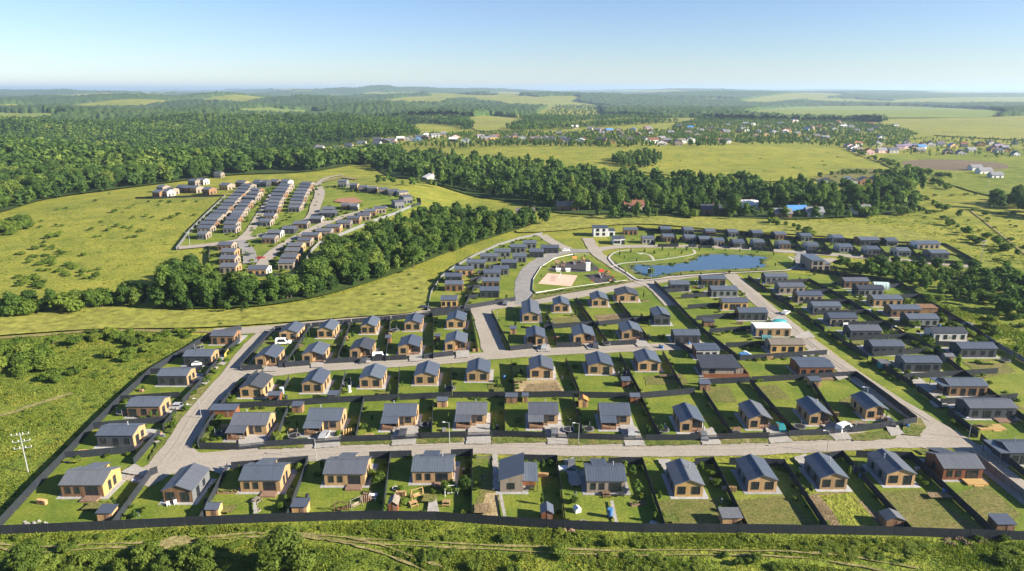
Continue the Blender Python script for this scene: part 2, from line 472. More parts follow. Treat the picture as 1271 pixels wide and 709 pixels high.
def sheet(name, wpts, mat, dz=None, flat=None):
    """a sheet with world outline wpts, draped on the terrain"""
    if dz is None:
        _dz[0] += .004; dz = _dz[0]
    a = np.array([p[:2] for p in wpts])
    hv = np.abs(hgt(a[:, 0], a[:, 1])).max()
    ext = (a.max(0)-a.min(0))
    if flat is None: flat = hv < 1e-4 and np.abs(hgt(*a.mean(0))) < 1e-4
    if flat:
        tri = tessellate_polygon([[Vector((p[0], p[1], 0)) for p in a]])
        v = [(p[0], p[1], dz) for p in a]
        fs = []
        for t in tri:
            A, B, C_ = a[t[0]], a[t[1]], a[t[2]]
            cr = (B[0]-A[0])*(C_[1]-A[1])-(B[1]-A[1])*(C_[0]-A[0])
            fs.append(tuple(t) if cr > 0 else tuple(reversed(t)))
    else:
        far = math.hypot(*a.mean(0))
        step = max(5.0, far*.012)
        dz = dz+.05+max(0, far-450)*.0005
        a = np.array(dens([tuple(p) for p in a], step))
        gx = np.arange(a[:, 0].min(), a[:, 0].max(), step); gy = np.arange(a[:, 1].min(), a[:, 1].max(), step)
        G = np.stack(np.meshgrid(gx+step*.37, gy+step*.41), -1).reshape(-1, 2)
        G = G[inpoly(G[:, 0], G[:, 1], a)] if len(G) else G
        pts = np.concatenate([a, G]) if len(G) else a
        n = len(a)
        vo, _, fo, _, _, _ = delaunay_2d_cdt([Vector(p) for p in pts], [], [list(range(n))], 1, 1e-6)
        vv = np.array([tuple(p) for p in vo]); z = hgt(vv[:, 0], vv[:, 1])+dz
        v = [(p[0], p[1], zz) for p, zz in zip(vv, z)]
        fs = []
        for t in fo:
            A, B, C_ = vv[t[0]], vv[t[1]], vv[t[2]]
            cr = (B[0]-A[0])*(C_[1]-A[1])-(B[1]-A[1])*(C_[0]-A[0])
            fs.append(tuple(t) if cr > 0 else tuple(reversed(t)))
    me = bpy.data.meshes.new(name); me.from_pydata(v, [], fs); me.materials.append(M[mat]); me.update()
    return struct(link(name, me))
def W2(pts): return [P(x, y) for x, y in pts]
def patch(name, pts, mat, smooth=False, dz=None, wob=0):
    w = [p[:2] for p in W2(pts)]
    if smooth: w = smooth_pts(w)
    if wob:
        g = random.Random(int(pts[0][0]*7+pts[0][1]*13))
        w = dens(w, wob*2); w = [(x+g.uniform(-wob, wob)*.5, y+g.uniform(-wob, wob)*.5) for x, y in w]
    return sheet(name, w, mat, dz)
ROADS = []
def onroad(x, y, m=.6):
    return any(np.any(np.hypot(a[:, 0]-x, a[:, 1]-y) < h+m) for a, h in ROADS)
def road(name, pts, width, mat, wob=.25, smooth=True, dz=None, w1=None):
    w = [p[:2] for p in W2(pts)]
    if smooth: w = smooth_pts(w, False, 6)
    w = dens(w, 2.5 if wob else 6, False)
    if name == 'road': ROADS.append((np.array(w), width/2))
    g = random.Random(int(pts[0][0]*3+pts[0][1]*5)); L = []; Rr = []
    n = len(w)
    for i in range(n):
        a = np.array(w[max(i-1, 0)]); b = np.array(w[min(i+1, n-1)]); d = (b-a)/max(np.linalg.norm(b-a), 1e-6)
        nn = np.array([-d[1], d[0]]); hw = (width+(0 if w1 is None else (w1-width)*i/(n-1)))/2
        L.append(tuple(np.array(w[i])+nn*(hw+g.uniform(-wob, wob)))); Rr.append(tuple(np.array(w[i])-nn*(hw+g.uniform(-wob, wob))))
    return sheet(name, L+Rr[::-1], mat, dz)

# rough green ground outside the fence (front strip, left field)
patch('rough_grass', [(-90,655),(0,664),(130,658),(320,649),(460,645),(540,646),(620,652),(700,657),(800,661),(940,662),(1271,670),(1380,676),(1500,900),(-250,900)], 'rough', dz=.004)
patch('rough_grass', [(-90,656),(0,657),(40,612),(80,571),(117,532),(151,498),(188,464),(249,427),(262,418),(200,411),(110,412),(0,417),(-140,420),(-240,560)], 'rough', dz=.008)
# lawns of the estate, one sheet per block
patch('lawn', [(-8,664),(0,656),(40,612),(80,571),(117,532),(151,498),(188,464),(249,427),(262,419),(300,408),(345,411),(300,458),(246,520),(200,575),(188,590),(283,583),(383,575),(485,569),(586,566),(691,574),(797,577),(885,575),(973,578),(1045,568),(1130,568),(1190,560),(1216,575),(1290,625),(1300,672),(1271,670),(940,662),(800,661),(700,657),(620,652),(540,646),(460,645),(320,649),(130,658)], 'lawn')
patch('lawn', [(340,411),(436,402),(538,391),(590,386),(605,440),(538,449),(420,454),(298,463)], 'lawn')
patch('lawn', [(318,466),(420,456),(540,448),(640,441),(760,434),(915,430),(915,447),(1003,471),(1064,469),(1150,528),(1140,545),(1050,549),(900,555),(600,551),(420,557),(300,566),(230,566),(250,540)], 'lawn')
patch('lawn', [(605,387),(700,372),(790,358),(850,346),(912,344),(960,390),(1030,443),(1062,468),(1003,470),(900,446),(880,430),(760,432),(636,440),(618,420)], 'lawn')
patch('lawn', [(918,338),(1010,340),(1111,350),(1138,367),(1167,387),(1197,405),(1238,431),(1300,470),(1300,620),(1196,545),(1110,490),(1040,440),(965,385)], 'lawn')
patch('lawn', [(531,384),(535,365),(548,345),(565,332),(619,305),(673,291),(700,300),(705,312),(690,318),(655,342),(655,372),(600,381),(533,392)], 'lawn')
patch('lawn', [(752,293),(790,283),(900,290),(1060,301),(1173,305),(1215,330),(1100,322),(1000,314),(900,308),(800,307),(765,306)], 'lawn')
# second estate
patch('lawn', [(219,310),(235,289),(280,245),(330,232),(395,226),(430,228),(522,247),(522,257),(467,277),(409,300),(385,316),(376,339),(330,346),(262,345),(258,306)], 'lawn')
# right-hand green thicket floor
patch('rough_grass', [(1035,328),(1130,331),(1300,338),(1300,420),(1200,392),(1130,362),(1050,340)], 'rough', smooth=True)

# individual plots that are dry, dug over or planted
for pts, mt in [([(588,642),(600,585),(618,585),(622,648)],'dryplot'),([(597,640),(603,612),(618,612),(619,645)],'straw'),([(832,652),(812,622),(885,618),(922,652)],'dryplot'),
    ([(932,657),(905,622),(972,616),(1020,656)],'dryplot'),([(1032,656),(1000,615),(1050,610),(1118,658)],'soil'),([(1046,655),(1018,615),(1055,612),(1092,654)],'rough'),([(1136,659),(1082,612),(1140,607),(1222,659)],'dryplot'),
    ([(1180,618),(1222,600),(1268,640),(1240,658)],'dryplot'),([(640,489),(636,473),(692,471),(702,489)],'straw'),([(645,490),(655,477),(690,475),(698,490)],'soil'),([(607,488),(605,477),(625,475),(627,490)],'dryplot'),
    ([(802,478),(800,468),(846,464),(856,477)],'dryplot'),([(690,404),(684,396),(725,392),(733,402)],'dryplot'),([(745,402),(737,392),(780,388),(789,400)],'soil'),([(878,500),(872,482),(905,480),(915,500)],'dryplot'),
    ([(942,496),(936,480),(965,478),(980,496)],'dryplot'),([(1100,434),(1125,420),(1150,428),(1160,438)],'dryplot'),([(1195,450),(1240,446),(1262,462),(1222,470)],'dryplot'),([(1062,512),(1040,500),(1056,490),(1075,500)],'dryplot'),
    ([(1095,405),(1120,398),(1133,406),(1108,414)],'dryplot'),([(1040,385),(1065,380),(1075,388),(1052,392)],'dryplot')]:
    patch('garden_plot', pts, mt, wob=.5)

# ------------------------------------------------------------------ roads
GR = 'gravel'
road('road', [(168,600),(186,590),(215,578),(300,569),(400,561),(500,556),(600,553),(700,555),(800,556),(900,555),(1000,551),(1100,546),(1200,545)], 8.2, GR)
road('road', [(195,585),(222,552),(248,512),(285,468),(312,432),(330,414)], 6.6, GR)
road('road', [(262,413),(340,408),(430,399),(520,390),(600,382),(700,369),(780,355),(850,343),(920,334),(990,326),(1040,323)], 7.5, GR)
road('road', [(282,466),(340,462),(400,456),(530,449),(620,441),(700,436),(800,432),(865,430),(905,432)], 6.4, GR)
road('road', [(596,382),(604,405),(612,432),(618,441)], 7.5, GR)
road('road', [(905,340),(958,388),(1030,445),(1100,493),(1160,530),(1200,556),(1290,628)], 6.6, GR)
patch('road', [(1120,540),(1142,518),(1170,530),(1205,555),(1190,566),(1130,553)], GR, wob=.4)
patch('road', [(170,596),(205,566),(232,548),(246,562),(290,568),(250,577),(195,590)], GR, wob=.4)
road('road', [(652,378),(650,358),(653,342),(668,326),(688,316),(712,312),(735,312)], 7.5, 'asphalt')
road('road', [(672,292),(690,303),(706,310)], 6, GR)
road('road', [(729,296),(735,306),(742,316),(770,335),(795,350),(812,357),(835,380)], 6.2, GR)
road('road', [(735,312),(765,307),(830,306),(900,308),(1000,314),(1100,322),(1216,332)], 7.0, GR)
road('road', [(990,326),(1000,318),(1002,312)], 9, 'asphalt')
patch('parking_lot', [(985,335),(983,322),(1003,322),(1009,336)], 'asphalt')
def tracks(pts, off=.95, w=.55):
    w_ = dens(smooth_pts([p[:2] for p in W2(pts)], False, 6), 2.5, False); n = len(w_); g = random.Random(int(pts[0][0]))
    for s in (-off*.9, off*.9):
        L, Rr = [], []; ph = g.uniform(0, 6)
        for i in range(n):
            a = np.array(w_[max(i-1, 0)]); b = np.array(w_[min(i+1, n-1)]); d = (b-a)/max(np.linalg.norm(b-a), 1e-6); nn = np.array([-d[1], d[0]])
            c = np.array(w_[i])+nn*(s+.25*math.sin(i*.22+ph)); h = w*.5*(1+.4*math.sin(i*.37+ph*2))
            L.append(tuple(c+nn*h)); Rr.append(tuple(c-nn*h))
        sheet('wheel_track', L+Rr[::-1], 'track')
for pts in [[(190,588),(215,578),(300,569),(400,561),(500,556),(600,553),(700,555),(800,556),(900,555),(1000,551),(1100,546),(1160,545)],[(205,575),(222,552),(248,512),(285,468),(312,432),(326,418)],[(350,407),(430,399),(520,390),(590,383)],[(300,463),(340,462),(400,456),(530,449),(600,443)],[(640,439),(700,436),(800,432),(860,430)],[(915,350),(958,388),(1030,445),(1100,493),(1150,524)]]:
    tracks(pts)
# dirt tracks
for pts, w in [([(-60,512),(0,516),(40,504),(90,489)],1.6),([(-60,424),(0,420),(60,416),(130,411),(262,412)],2.2),([(-40,668),(30,680),(120,677),(205,673),(300,664),(330,663),(380,663),(430,668),(480,680),(560,709)],.45),
    ([(-40,672),(30,686),(120,682),(205,678),(300,668),(372,667),(420,674),(470,686),(540,715)],.45),([(370,664),(470,671),(620,678),(760,684),(900,684),(1020,688),(1140,706)],.4),([(370,668),(470,676),(620,684),(760,690),(900,690),(1010,695),(1120,715)],.4)]:
    road('dirt_path', pts, w, 'dirt', wob=.25)
patch('dirt_path', [(195,678),(212,668),(232,666),(236,674),(214,684)], 'dirt', smooth=True)
for pts, w in [([(820,310),(900,278),(960,252)],0), ]:
    pass
road('dirt_path', [(1060,191),(1090,201),(1130,216),(1190,233),(1250,247)], 3.2, 'dirt')
road('dirt_path', [(1211,205),(1235,222),(1290,240)], 3.0, 'path')
road('dirt_path', [(835,217),(860,212),(880,208),(905,203)], 1.6, 'dirt')
road('dirt_path', [(1110,231),(1160,250),(1230,250)], 1.6, 'dirt')
road('dirt_path', [(1205,262),(1240,290),(1290,330)], 1.2, 'dirt')
road('dirt_path', [(560,178),(620,168),(690,172)], 4, 'dirt')

# verges along the front road, between drive entrances
for x0, x1, ya, yb in [(320,376,548,558),(420,488,545,553),(514,574,543,551),(609,678,543,551),(702,774,545,553),(798,868,546,554),(891,952,545,552),(978,1033,541,548)]:
    patch('verge', [(x0,ya+1),(x1,ya),(x1+2,yb-1),(x0+2,yb+1)], 'verge', wob=.4)
patch('verge', [(1052,540),(1095,536),(1113,541),(1110,546),(1060,549)], 'verge', wob=.5)
patch('verge', [(1118,540),(1126,524),(1142,520),(1150,530),(1142,543)], 'verge', wob=.5)
patch('verge', [(690,574),(660,570),(690,568),(795,570),(797,576)], 'verge', wob=.5)
patch('verge', [(1136,560),(1180,557),(1190,562),(1145,566)], 'verge', wob=.5)
for pts in [[(205,537),(218,515),(228,515),(214,539)],[(226,505),(249,480),(258,480),(238,505)],[(255,469),(270,452),(277,452),(262,470)],[(190,560),(200,543),(207,545),(184,575)],[(250,545),(286,498),(290,500),(254,548)],[(298,457),(338,413),(341,414),(303,459)]]:
    patch('verge', pts, 'verge', wob=.5)
# gravel drives of the plots
DR = [[(297,541),(332,541),(328,556),(296,558)],[(392,537),(424,536),(422,556),(390,558)],[(488,531),(520,530),(516,553),(486,555)],[(582,531),(607,530),(610,552),(578,553)],[(676,531),(700,530),(706,553),(680,553)],[(770,532),(790,531),(802,555),(776,555)],[(864,537),(884,532),(896,553),(872,554)],[(950,533),(962,528),(985,550),(956,552)],[(1020,529),(1040,524),(1058,547),(1036,548)],[(1092,520),(1104,517),(1122,540),(1106,543)],
    [(328,458),(346,455),(344,462),(326,463)],[(386,452),(402,450),(402,457),(386,458)],[(446,446),(460,445),(460,452),(446,453)],[(508,442),(524,441),(524,449),(508,450)],[(566,437),(582,436),(582,445),(566,446)],[(664,430),(682,429),(685,437),(668,438)],[(724,428),(742,427),(746,434),(730,435)],[(783,423),(800,422),(808,432),(792,432)],
    [(174,545),(184,537),(206,540),(196,552)],[(205,508),(215,502),(238,504),(230,512)],[(236,475),(243,471),(262,473),(256,479)],[(262,451),(268,447),(284,449),(278,455)],[(168,578),(150,588),(182,594),(188,588)],
    [(281,580),(262,586),(276,592),(296,576)],[(700,573),(712,570),(722,604),(708,606)],[(816,572),(832,572),(838,590),(826,590)],[(611,566),(617,566),(621,610),(612,610)],[(985,570),(1000,565),(1012,585),(1000,588)],[(1158,570),(1170,560),(1184,566),(1170,575)],
    [(1036,469),(1058,462),(1062,467),(1040,474)],[(985,418),(1003,412),(1012,420),(990,424)],[(955,398),(968,392),(976,398),(960,402)],[(992,440),(1010,434),(1018,440),(1000,446)],[(866,447),(893,446),(890,434),(858,434)],[(1140,470),(1170,492),(1160,496),(1128,476)],[(1168,496),(1178,507),(1160,508),(1152,500)]]
for d in DR: patch('driveway', d, 'drive', wob=.3)
for pts in [[(619,616),(623,616),(629,646),(625,646)],[(757,624),(761,624),(767,652),(763,652)],[(533,618),(541,618),(546,641),(530,641)],[(314,622),(318,622),(320,640),(315,640)]]:
    patch('garden_path', pts, 'drive', wob=.15)

# ------------------------------------------------------------------ playground, pond park
patch('park_lawn', [(663,364),(663,348),(672,333),(690,322),(715,317),(730,318),(752,332),(779,349),(700,359)], 'lawn', smooth=True)
patch('sports_court', [(668,353.5),(680,340.5),(717,343.5),(709,357)], 'sand')
patch('play_surface', [(678,337),(693,329),(712,325),(730,323),(746,337),(720,339.5)], 'rubber')
patch('play_surface', [(725,343),(752,339.5),(766,350),(740,353.5)], 'rubber')
patch('park_lawn', [(757,318),(785,310),(845,308.5),(905,310.5),(955,314),(985,321),(981,335),(940,337),(880,340),(820,344),(790,347),(775,336)], 'lawn', smooth=True)
POND = [(783,334),(790,330),(815,331),(835,330),(860,325),(868,320),(878,317.5),(905,317.5),(935,319),(952,321.5),(945,326),(950,331),(940,334),(900,335.5),(870,337),(840,339),(812,345),(797,343)]
patch('pond_bank', [(777,334),(788,327),(815,328),(835,327),(858,322),(866,317.5),(878,315),(905,315),(937,316.5),(958,321),(951,327),(955,332),(940,336),(900,337.5),(870,339),(840,341.5),(812,347),(794,345)], 'verge', smooth=True)
patch('pond_water', POND, 'water', smooth=True)
road('path', [(761,327),(756,321),(765,314),(785,311)], 1.0, 'path', wob=0)
road('path', [(756,322),(763,330),(778,340),(793,349),(812,348),(850,344),(900,340.5),(950,338),(980,336),(987,327),(979,320)], 1.15, 'path', wob=0)
road('path', [(757,333),(775,328),(810,325),(845,320),(862,316),(860,311)], 1.1, 'path', wob=0)
road('path', [(812,325),(806,318),(790,315)], 1.1, 'path', wob=0)
patch('verge', [(655,375),(700,366),(780,352),(790,350),(778,349),(700,359.5),(663,366)], 'verge')

# ------------------------------------------------------------------ second estate roads and court
road('road', [(222,309),(262,305),(296,300),(330,292),(352,287),(385,272),(392,256),(397,240),(392,230)], 7, GR)
road('road', [(297,300),(312,285),(330,256),(340,240)], 5, GR)
road('road', [(296,300),(308,312),(311,328)], 6.5, 'asphalt')
road('road', [(322,334),(332,322),(345,310),(375,292),(420,272),(480,258)], 6, GR)
road('road', [(392,232),(405,222),(425,218)], 5, GR)
patch('sports_court', [(414,251),(420,247.5),(440,246),(451,251.5),(436,254.5)], 'redcourt')
patch('dirt_path', [(400,225),(425,219),(448,222),(440,224),(424,221.5),(402,227.5)], 'dirt')

# ------------------------------------------------------------------ far fields
FIELDS = [([(-80,140),(0,140),(60,141),(78,143),(70,147),(40,151),(-80,152)],'crop'),([(279,139),(300,135.5),(335,134),(352,136),(380,138),(403,140),(390,143),(330,143)],'crop'),
    ([(457,126.5),(500,121),(540,118.5),(587,119.5),(560,125),(545,128.5),(500,128.5)],'crop'),([(580,150),(600,144),(640,147),(656,151),(630,160),(590,162)],'hay'),([(497,156),(520,154),(560,156),(577,160),(560,168),(520,168)],'meadow'),
    ([(685,158),(720,151),(780,148),(870,147),(862,152),(780,152),(720,157)],'hay'),([(668,140),(690,132),(730,132),(748,140),(720,148),(680,147)],'meadow'),([(655,122),(690,119),(718,120),(710,126),(670,126)],'hay'),
    ([(604,117),(620,114),(645,115),(640,119)],'crop'),([(922,143),(960,135),(1030,132),(1150,133),(1240,138),(1225,146),(1100,147),(990,148)],'crop'),([(1100,150),(1225,146),(1340,144),(1340,172),(1200,171),(1120,163)],'hay'),
    ([(1052,160),(1110,158),(1160,168),(1120,174),(1070,170)],'meadow'),([(920,126),(960,118),(1010,115),(1050,118),(1000,124),(950,129)],'crop'),([(1110,125),(1160,121.5),(1320,121),(1320,128),(1140,130)],'crop'),([(1150,115),(1200,112.5),(1320,112.5),(1320,116),(1180,117)],'hay'),
    ([(60,118),(140,115.5),(230,116),(180,118.5)],'crop'),([(740,113),(800,111.8),(860,113),(800,115)],'crop'),([(430,181),(480,178),(560,182),(600,176),(690,170),(720,180),(640,190),(560,196),(520,205),(560,200)],'meadow')]
for pts, mt in FIELDS[:-1]:
    if max(p[1] for p in pts) > 130: patch('field', pts, mt, smooth=True)
for pts, mt in [([(1118,204),(1150,199),(1230,202),(1250,210),(1180,213)],'plough'),([(1180,226),(1200,221),(1240,226),(1235,233),(1210,232)],'plough'),([(1008,222),(1030,210),(1100,212),(1120,222),(1060,232)],'dryplot'),
    ([(615,192),(700,182),(860,182),(1000,180),(1060,195),(1010,222),(900,225),(800,215),(700,212),(640,203)],'meadow'),([(1100,195),(1340,185),(1340,250),(1250,247),(1180,230)],'rough'),([(372,196),(420,188),(450,186),(440,193),(400,199)],'meadow')]:
    patch('field', pts, mt, smooth=True)
patch('meadow', [(640,288),(700,272),(800,268),(1000,276),(1120,285),(1200,318),(1212,322),(1060,298),(900,287),(790,279),(690,288)], 'hay', smooth=True)
patch('meadow', [(-60,395),(100,383),(240,388),(340,382),(430,365),(520,335),(530,355),(525,386),(430,396),(262,408),(110,411),(-60,420)], 'hay', smooth=True)
# ------------------------------------------------------------------ windows, doors, houses
_wm = {}
def window(parent, face, u, z, w, h, W_, D_, y0=0.0, lod=0, name='window', fm='trim', mull=True):
    """a window (frame mesh, pane as its sub-part) standing proud of one wall of the house"""
    loc, rz = {'f': ((u, y0-.02, z), 0), 'b': ((u, D_+.02, z), math.pi), 'r': ((W_/2+.02, u, z), math.pi/2), 'l': ((-W_/2-.02, u, z), -math.pi/2)}[face]
    k = (round(w, 2), round(h, 2), fm, name, mull, lod)
    if k not in _wm:
        a = MB(); t = .09
        a.box(-w/2-t, -.05, -t, w/2+t, .02, 0); a.box(-w/2-t, -.05, h, w/2+t, .02, h+t)
        a.box(-w/2-t, -.05, 0, -w/2, .02, h); a.box(w/2, -.05, 0, w/2+t, .02, h)
        if mull and w > .9: a.box(-.035, -.045, 0, .035, .02, h)
        if lod: a.face([(-w/2, -.01, 0), (w/2, -.01, 0), (w/2, -.01, h), (-w/2, -.01, h)], 1)
        g = MB(); g.face([(-w/2, 0, 0), (w/2, 0, 0), (w/2, 0, h), (-w/2, 0, h)])
        _wm[k] = (a.mesh(name, [M[fm], M['glass']]), g.mesh('pane', M['glass']))
    o = link(name, _wm[k][0], parent, loc, rz)
    if not lod: link('pane', _wm[k][1], o, (0, -.012, 0))
    return o

def gable(mb, x0, x1, y0, y1, ze, zr, ax, ov=.24, t=.13, ribs=0, oe=None):
    oe = ov if oe is None else oe
    if ax == 'x':
        ym = (y0+y1)/2; s = (zr-ze)/(ym-y0); zl = ze-ov*s+t
        A = [(x0-oe, y0-ov, zl), (x1+oe, y0-ov, zl), (x1+oe, ym, zr+t), (x0-oe, ym, zr+t)]
        B = [(x0-oe, ym, zr+t), (x1+oe, ym, zr+t), (x1+oe, y1+ov, zl), (x0-oe, y1+ov, zl)]
    else:
        xm = (x0+x1)/2; s = (zr-ze)/(xm-x0); zl = ze-ov*s+t
        A = [(x0-ov, y1+oe, zl), (x0-ov, y0-oe, zl), (xm, y0-oe, zr+t), (xm, y1+oe, zr+t)]
        B = [(xm, y1+oe, zr+t), (xm, y0-oe, zr+t), (x1+ov, y0-oe, zl), (x1+ov, y1+oe, zl)]
    for q in (A, B):
        mb.slab(q, t)
        if ribs: ribbed(mb, q, ribs)
    if ribs:
        if ax == 'x': mb.bar((x0-oe, ym, zr+t+.02), (x1+oe, ym, zr+t+.02), .25, .06)
        else: mb.bar((xm, y0-oe, zr+t+.02), (xm, y1+oe, zr+t+.02), .25, .06)
def ribbed(mb, q, step, hi=.045, m=0):
    a, b, c, d = [Vector(p) for p in q]
    n = max(2, int((b-a).length/step))
    for i in range(1, n):
        p = a.lerp(b, i/n); r = d.lerp(c, i/n); e = (r-p).normalized()*.02
        mb.bar(p+Vector((0,0,.01))+e, r+Vector((0,0,.01))-e, .05, hi, m)

def gwall(mb, x0, x1, y0, y1, ze, zr, ax, mf=0, ms=1, mb_=1):
    """four walls with gables, no top"""
    zc = -.3
    if ax == 'x':
        ym = (y0+y1)/2
        mb.face([(x0,y0,zc),(x1,y0,zc),(x1,y0,ze),(x0,y0,ze)], mf); mb.face([(x1,y1,zc),(x0,y1,zc),(x0,y1,ze),(x1,y1,ze)], mb_)
        mb.face([(x1,y0,zc),(x1,y1,zc),(x1,y1,ze),(x1,ym,zr),(x1,y0,ze)], ms); mb.face([(x0,y1,zc),(x0,y0,zc),(x0,y0,ze),(x0,ym,zr),(x0,y1,ze)], mb_)
    else:
        xm = (x0+x1)/2
        mb.face([(x0,y0,zc),(x1,y0,zc),(x1,y0,ze),(xm,y0,zr),(x0,y0,ze)], mf); mb.face([(x1,y1,zc),(x0,y1,zc),(x0,y1,ze),(xm,y1,zr),(x1,y1,ze)], mb_)
        mb.face([(x1,y0,zc),(x1,y1,zc),(x1,y1,ze),(x1,y0,ze)], ms); mb.face([(x0,y1,zc),(x0,y0,zc),(x0,y0,ze),(x0,y1,ze)], mb_)

def posts(parent, pts, z1, mat='trim', w=.12):
    for x, y in pts:
        m = MB(); m.box(-w/2, -w/2, 0, w/2, w/2, z1)
        m.obj('porch_post', M[mat], parent, (x, y, 0))

HS = []
def house(kind, xl, xr, y, label, group, walls=('orange', 'grey'), roof='roof', D=None, yr=None, name='house', ze=2.75, zr=None, opt='', cat='house', side=None, seed=0):
    a = P(xl, y); b = P(xr, yr if yr is not None else y)
    W_ = math.hypot(b[0]-a[0], b[1]-a[1])*.95; rz = math.atan2(b[1]-a[1], b[0]-a[0])
    c = ((a[0]+b[0])/2, (a[1]+b[1])/2, min(a[2], b[2]))
    dist = math.hypot(c[0], c[1]); lod = 0 if dist < 178 else (1 if dist < 330 else 2)
    root = thing(name, label, cat, (c[0], c[1], float(c[2])), rz, group)
    HS.append((root, kind, W_, dist, xl, xr, y))
    g = random.Random(int(xl*31+y*17)); h = W_/2
    wf, ws = M[walls[0]], M[walls[1]]; wb = M[walls[2]] if len(walls) > 2 else ws
    wall = MB(); rf = MB(); ribs = .55 if lod == 0 else (.8 if lod == 1 and dist < 260 else 0)
    cham = MB()
    win = lambda *k, **q: window(root, *k, W_, q.pop('D', D), lod=lod, **q)
    if lod < 2:
        ap = MB(); ap.box(-h-.9, -.8, -.05, h+1.1, (D or 8)+.7, .07); ap.obj('apron', M['concrete'], root)
    if kind == 'A':                       # ridge along the street, deck in front, lower wing behind
        D = D or 6.6; zr = zr or 4.2; ze = ze+.15
        gwall(wall, -h, h, 0, D, ze, zr, 'x'); gable(rf, -h, h, 0, D, ze, zr, 'x', ribs=ribs)
        win('f', -h*.66, .9, .85, 1.35); win('f', -h*.22, .9, .85, 1.35); win('f', h*.48, .15, 2.3, 2.15)
        if W_ > 8.2 and 'p' not in opt:
            dk = MB(); dk.box(h*.1, -2.0, .0, h*.88, -.02, .38); dk.obj('deck', M['deckwood'], root)
        win('r', D*.35, .5, .8, 1.9); win('r', D*.62, .5, .8, 1.9); win('l', D*.5, 1, .9, 1.2)
        win('b', h*.3, .8, 1.2, 1.3)
        x0 = -h*.55; x1 = h*.15; e = MB(); gwall(e, x0, x1, D+.01, D+2.2, ze-.5, ze-.49, 'x')
        e.obj('wing', [wf, ws], root)
        er = MB(); q = [(x0-.3, D*.5+.5, zr-.02), (x1+.3, D*.5+.5, zr-.02), (x1+.3, D+2.6, ze-.3), (x0-.3, D+2.6, ze-.3)]; er.slab(q, .12)
        if ribs: ribbed(er, q, ribs)
        er.obj('wing_roof', M.get(roof+'_x', M[roof]), root)
    elif kind == 'S':                     # low side gable
        D = D or 5.6; zr = (zr or 3.7)+.25; ze = ze+.3
        gwall(wall, -h, h, 0, D, ze, zr, 'x'); gable(rf, -h, h, 0, D, ze, zr, 'x', ov=.22, ribs=ribs)
        k = 4 if W_ > 9 else 3
        for i in range(k):
            u = -h+W_*(i+.5)/k+g.uniform(-.25, .25)
            if g.random() < .45: win('f', u, .12, 1.0 if g.random() < .5 else 1.7, 2.15)
            else: win('f', u, .85, 1.0, 1.4)
        win('r', D*.3, .15, 1.2, 2.1); win('r', D*.7, .8, 1.0, 1.4)
        win('l', D*.3, .9, .9, 1.3)
        if 'k' in opt:                    # open corner under the roof, with posts
            pr = MB(); pr.slab([(-h-2.4, -.3, ze+.1), (-h-.36, -.3, ze+.1), (-h-.36, D, ze+.1), (-h-2.4, D, ze+.1)], .16); pr.obj('porch_roof', M.get(roof+'_x', M[roof]), root)
            posts(root, [(-h-2.2, -.1), (-h-2.2, D-.3)], ze)
        if 't' in opt:
            dk = MB(); dk.box(h*.05, -2.4, 0, h*.85, -.02, .3); dk.obj('deck', M['deckwood'], root)
    elif kind in 'GL':                    # gable to the viewer; L has one half drawn back behind a porch
        D = D or 8.0; zr = zr or 4.0; ze = max(ze, 2.85); r0 = 2.0 if kind == 'L' else 0
        if kind == 'G':
            gwall(wall, -h, h, 0, D, ze, zr, 'y')
            win('f', -h*.5, .75, 1.35 if 'd' not in opt else 1.6, 1.6); win('f', h*.5, .35 if 'd' in opt else .75, 1.5, 2.0 if 'd' in opt else 1.6)
        else:
            gwall(wall, -h, h, r0, D, ze, zr, 'y'); L = 'l' in opt   # l: the porch is on the left
            s = -1 if not L else 1                             # side of the projecting half
            xa, xb = (0, h) if s > 0 else (-h, 0)
            zA, zB = (zr, ze) if s > 0 else (ze, zr)
            wall.face([(xa,0,-.3),(xb,0,-.3),(xb,0,zB),(xa,0,zA)], 0)
            xo = xb if s > 0 else xa
            if s > 0:
                wall.face([(xb,0,-.3),(xb,r0,-.3),(xb,r0,ze),(xb,0,ze)], 1); wall.face([(0,r0,-.3),(0,0,-.3),(0,0,zr),(0,r0,zr)], 0)
            else:
                wall.face([(xa,r0,-.3),(xa,0,-.3),(xa,0,ze),(xa,r0,ze)], 1); wall.face([(0,0,-.3),(0,r0,-.3),(0,r0,zr),(0,0,zr)], 0)
            win('f', s*h*.5, .75, 1.3, 1.5); win('f', -s*h*.5, .15, 1.8, 2.1, y0=r0)
            posts(root, [(-s*(h-.1), .1), (-s*h*.45, .1)], ze-.02, 'orange' if 'o' in opt else 'trim')
            dk = MB(); dk.box(min(-s*h, -s*.03), 0.02, 0, max(-s*h, -s*.03), r0-.02, .28); dk.obj('deck', M['deckwood'], root)
            rl = MB()
            for zz in (.6, 1.05): rl.bar((-s*(h-.15), .1, zz), (-s*h*.45, .1, zz), .07)
            for i in range(7): rl.bar((-s*h*(.45+.53*i/6), .1, .28), (-s*h*(.45+.53*i/6), .1, 1.05), .05)
            rl.obj('railing', M['deckwood'], root)
        gable(rf, -h, h, 0, D, ze, zr, 'y', ribs=ribs, oe=.28)
        win('r', D*.3, .3, 1.1, 1.9); win('r', D*.65, .8, .9, 1.3); win('l', D*.3, .8, .9, 1.3); win('l', D*.7, .8, .9, 1.3)
    elif kind == 'C':                     # ridge along the street with a lower porch roof front left
        D = D or 6.4; zr = zr or 4.3; y0 = 2.7; pw = W_*.5
        gwall(wall, -h, h, y0, y0+D, ze, zr, 'x'); gable(rf, -h, h, y0, y0+D, ze, zr, 'x', ribs=ribs)
        sp = (zr-ze)/(D/2)
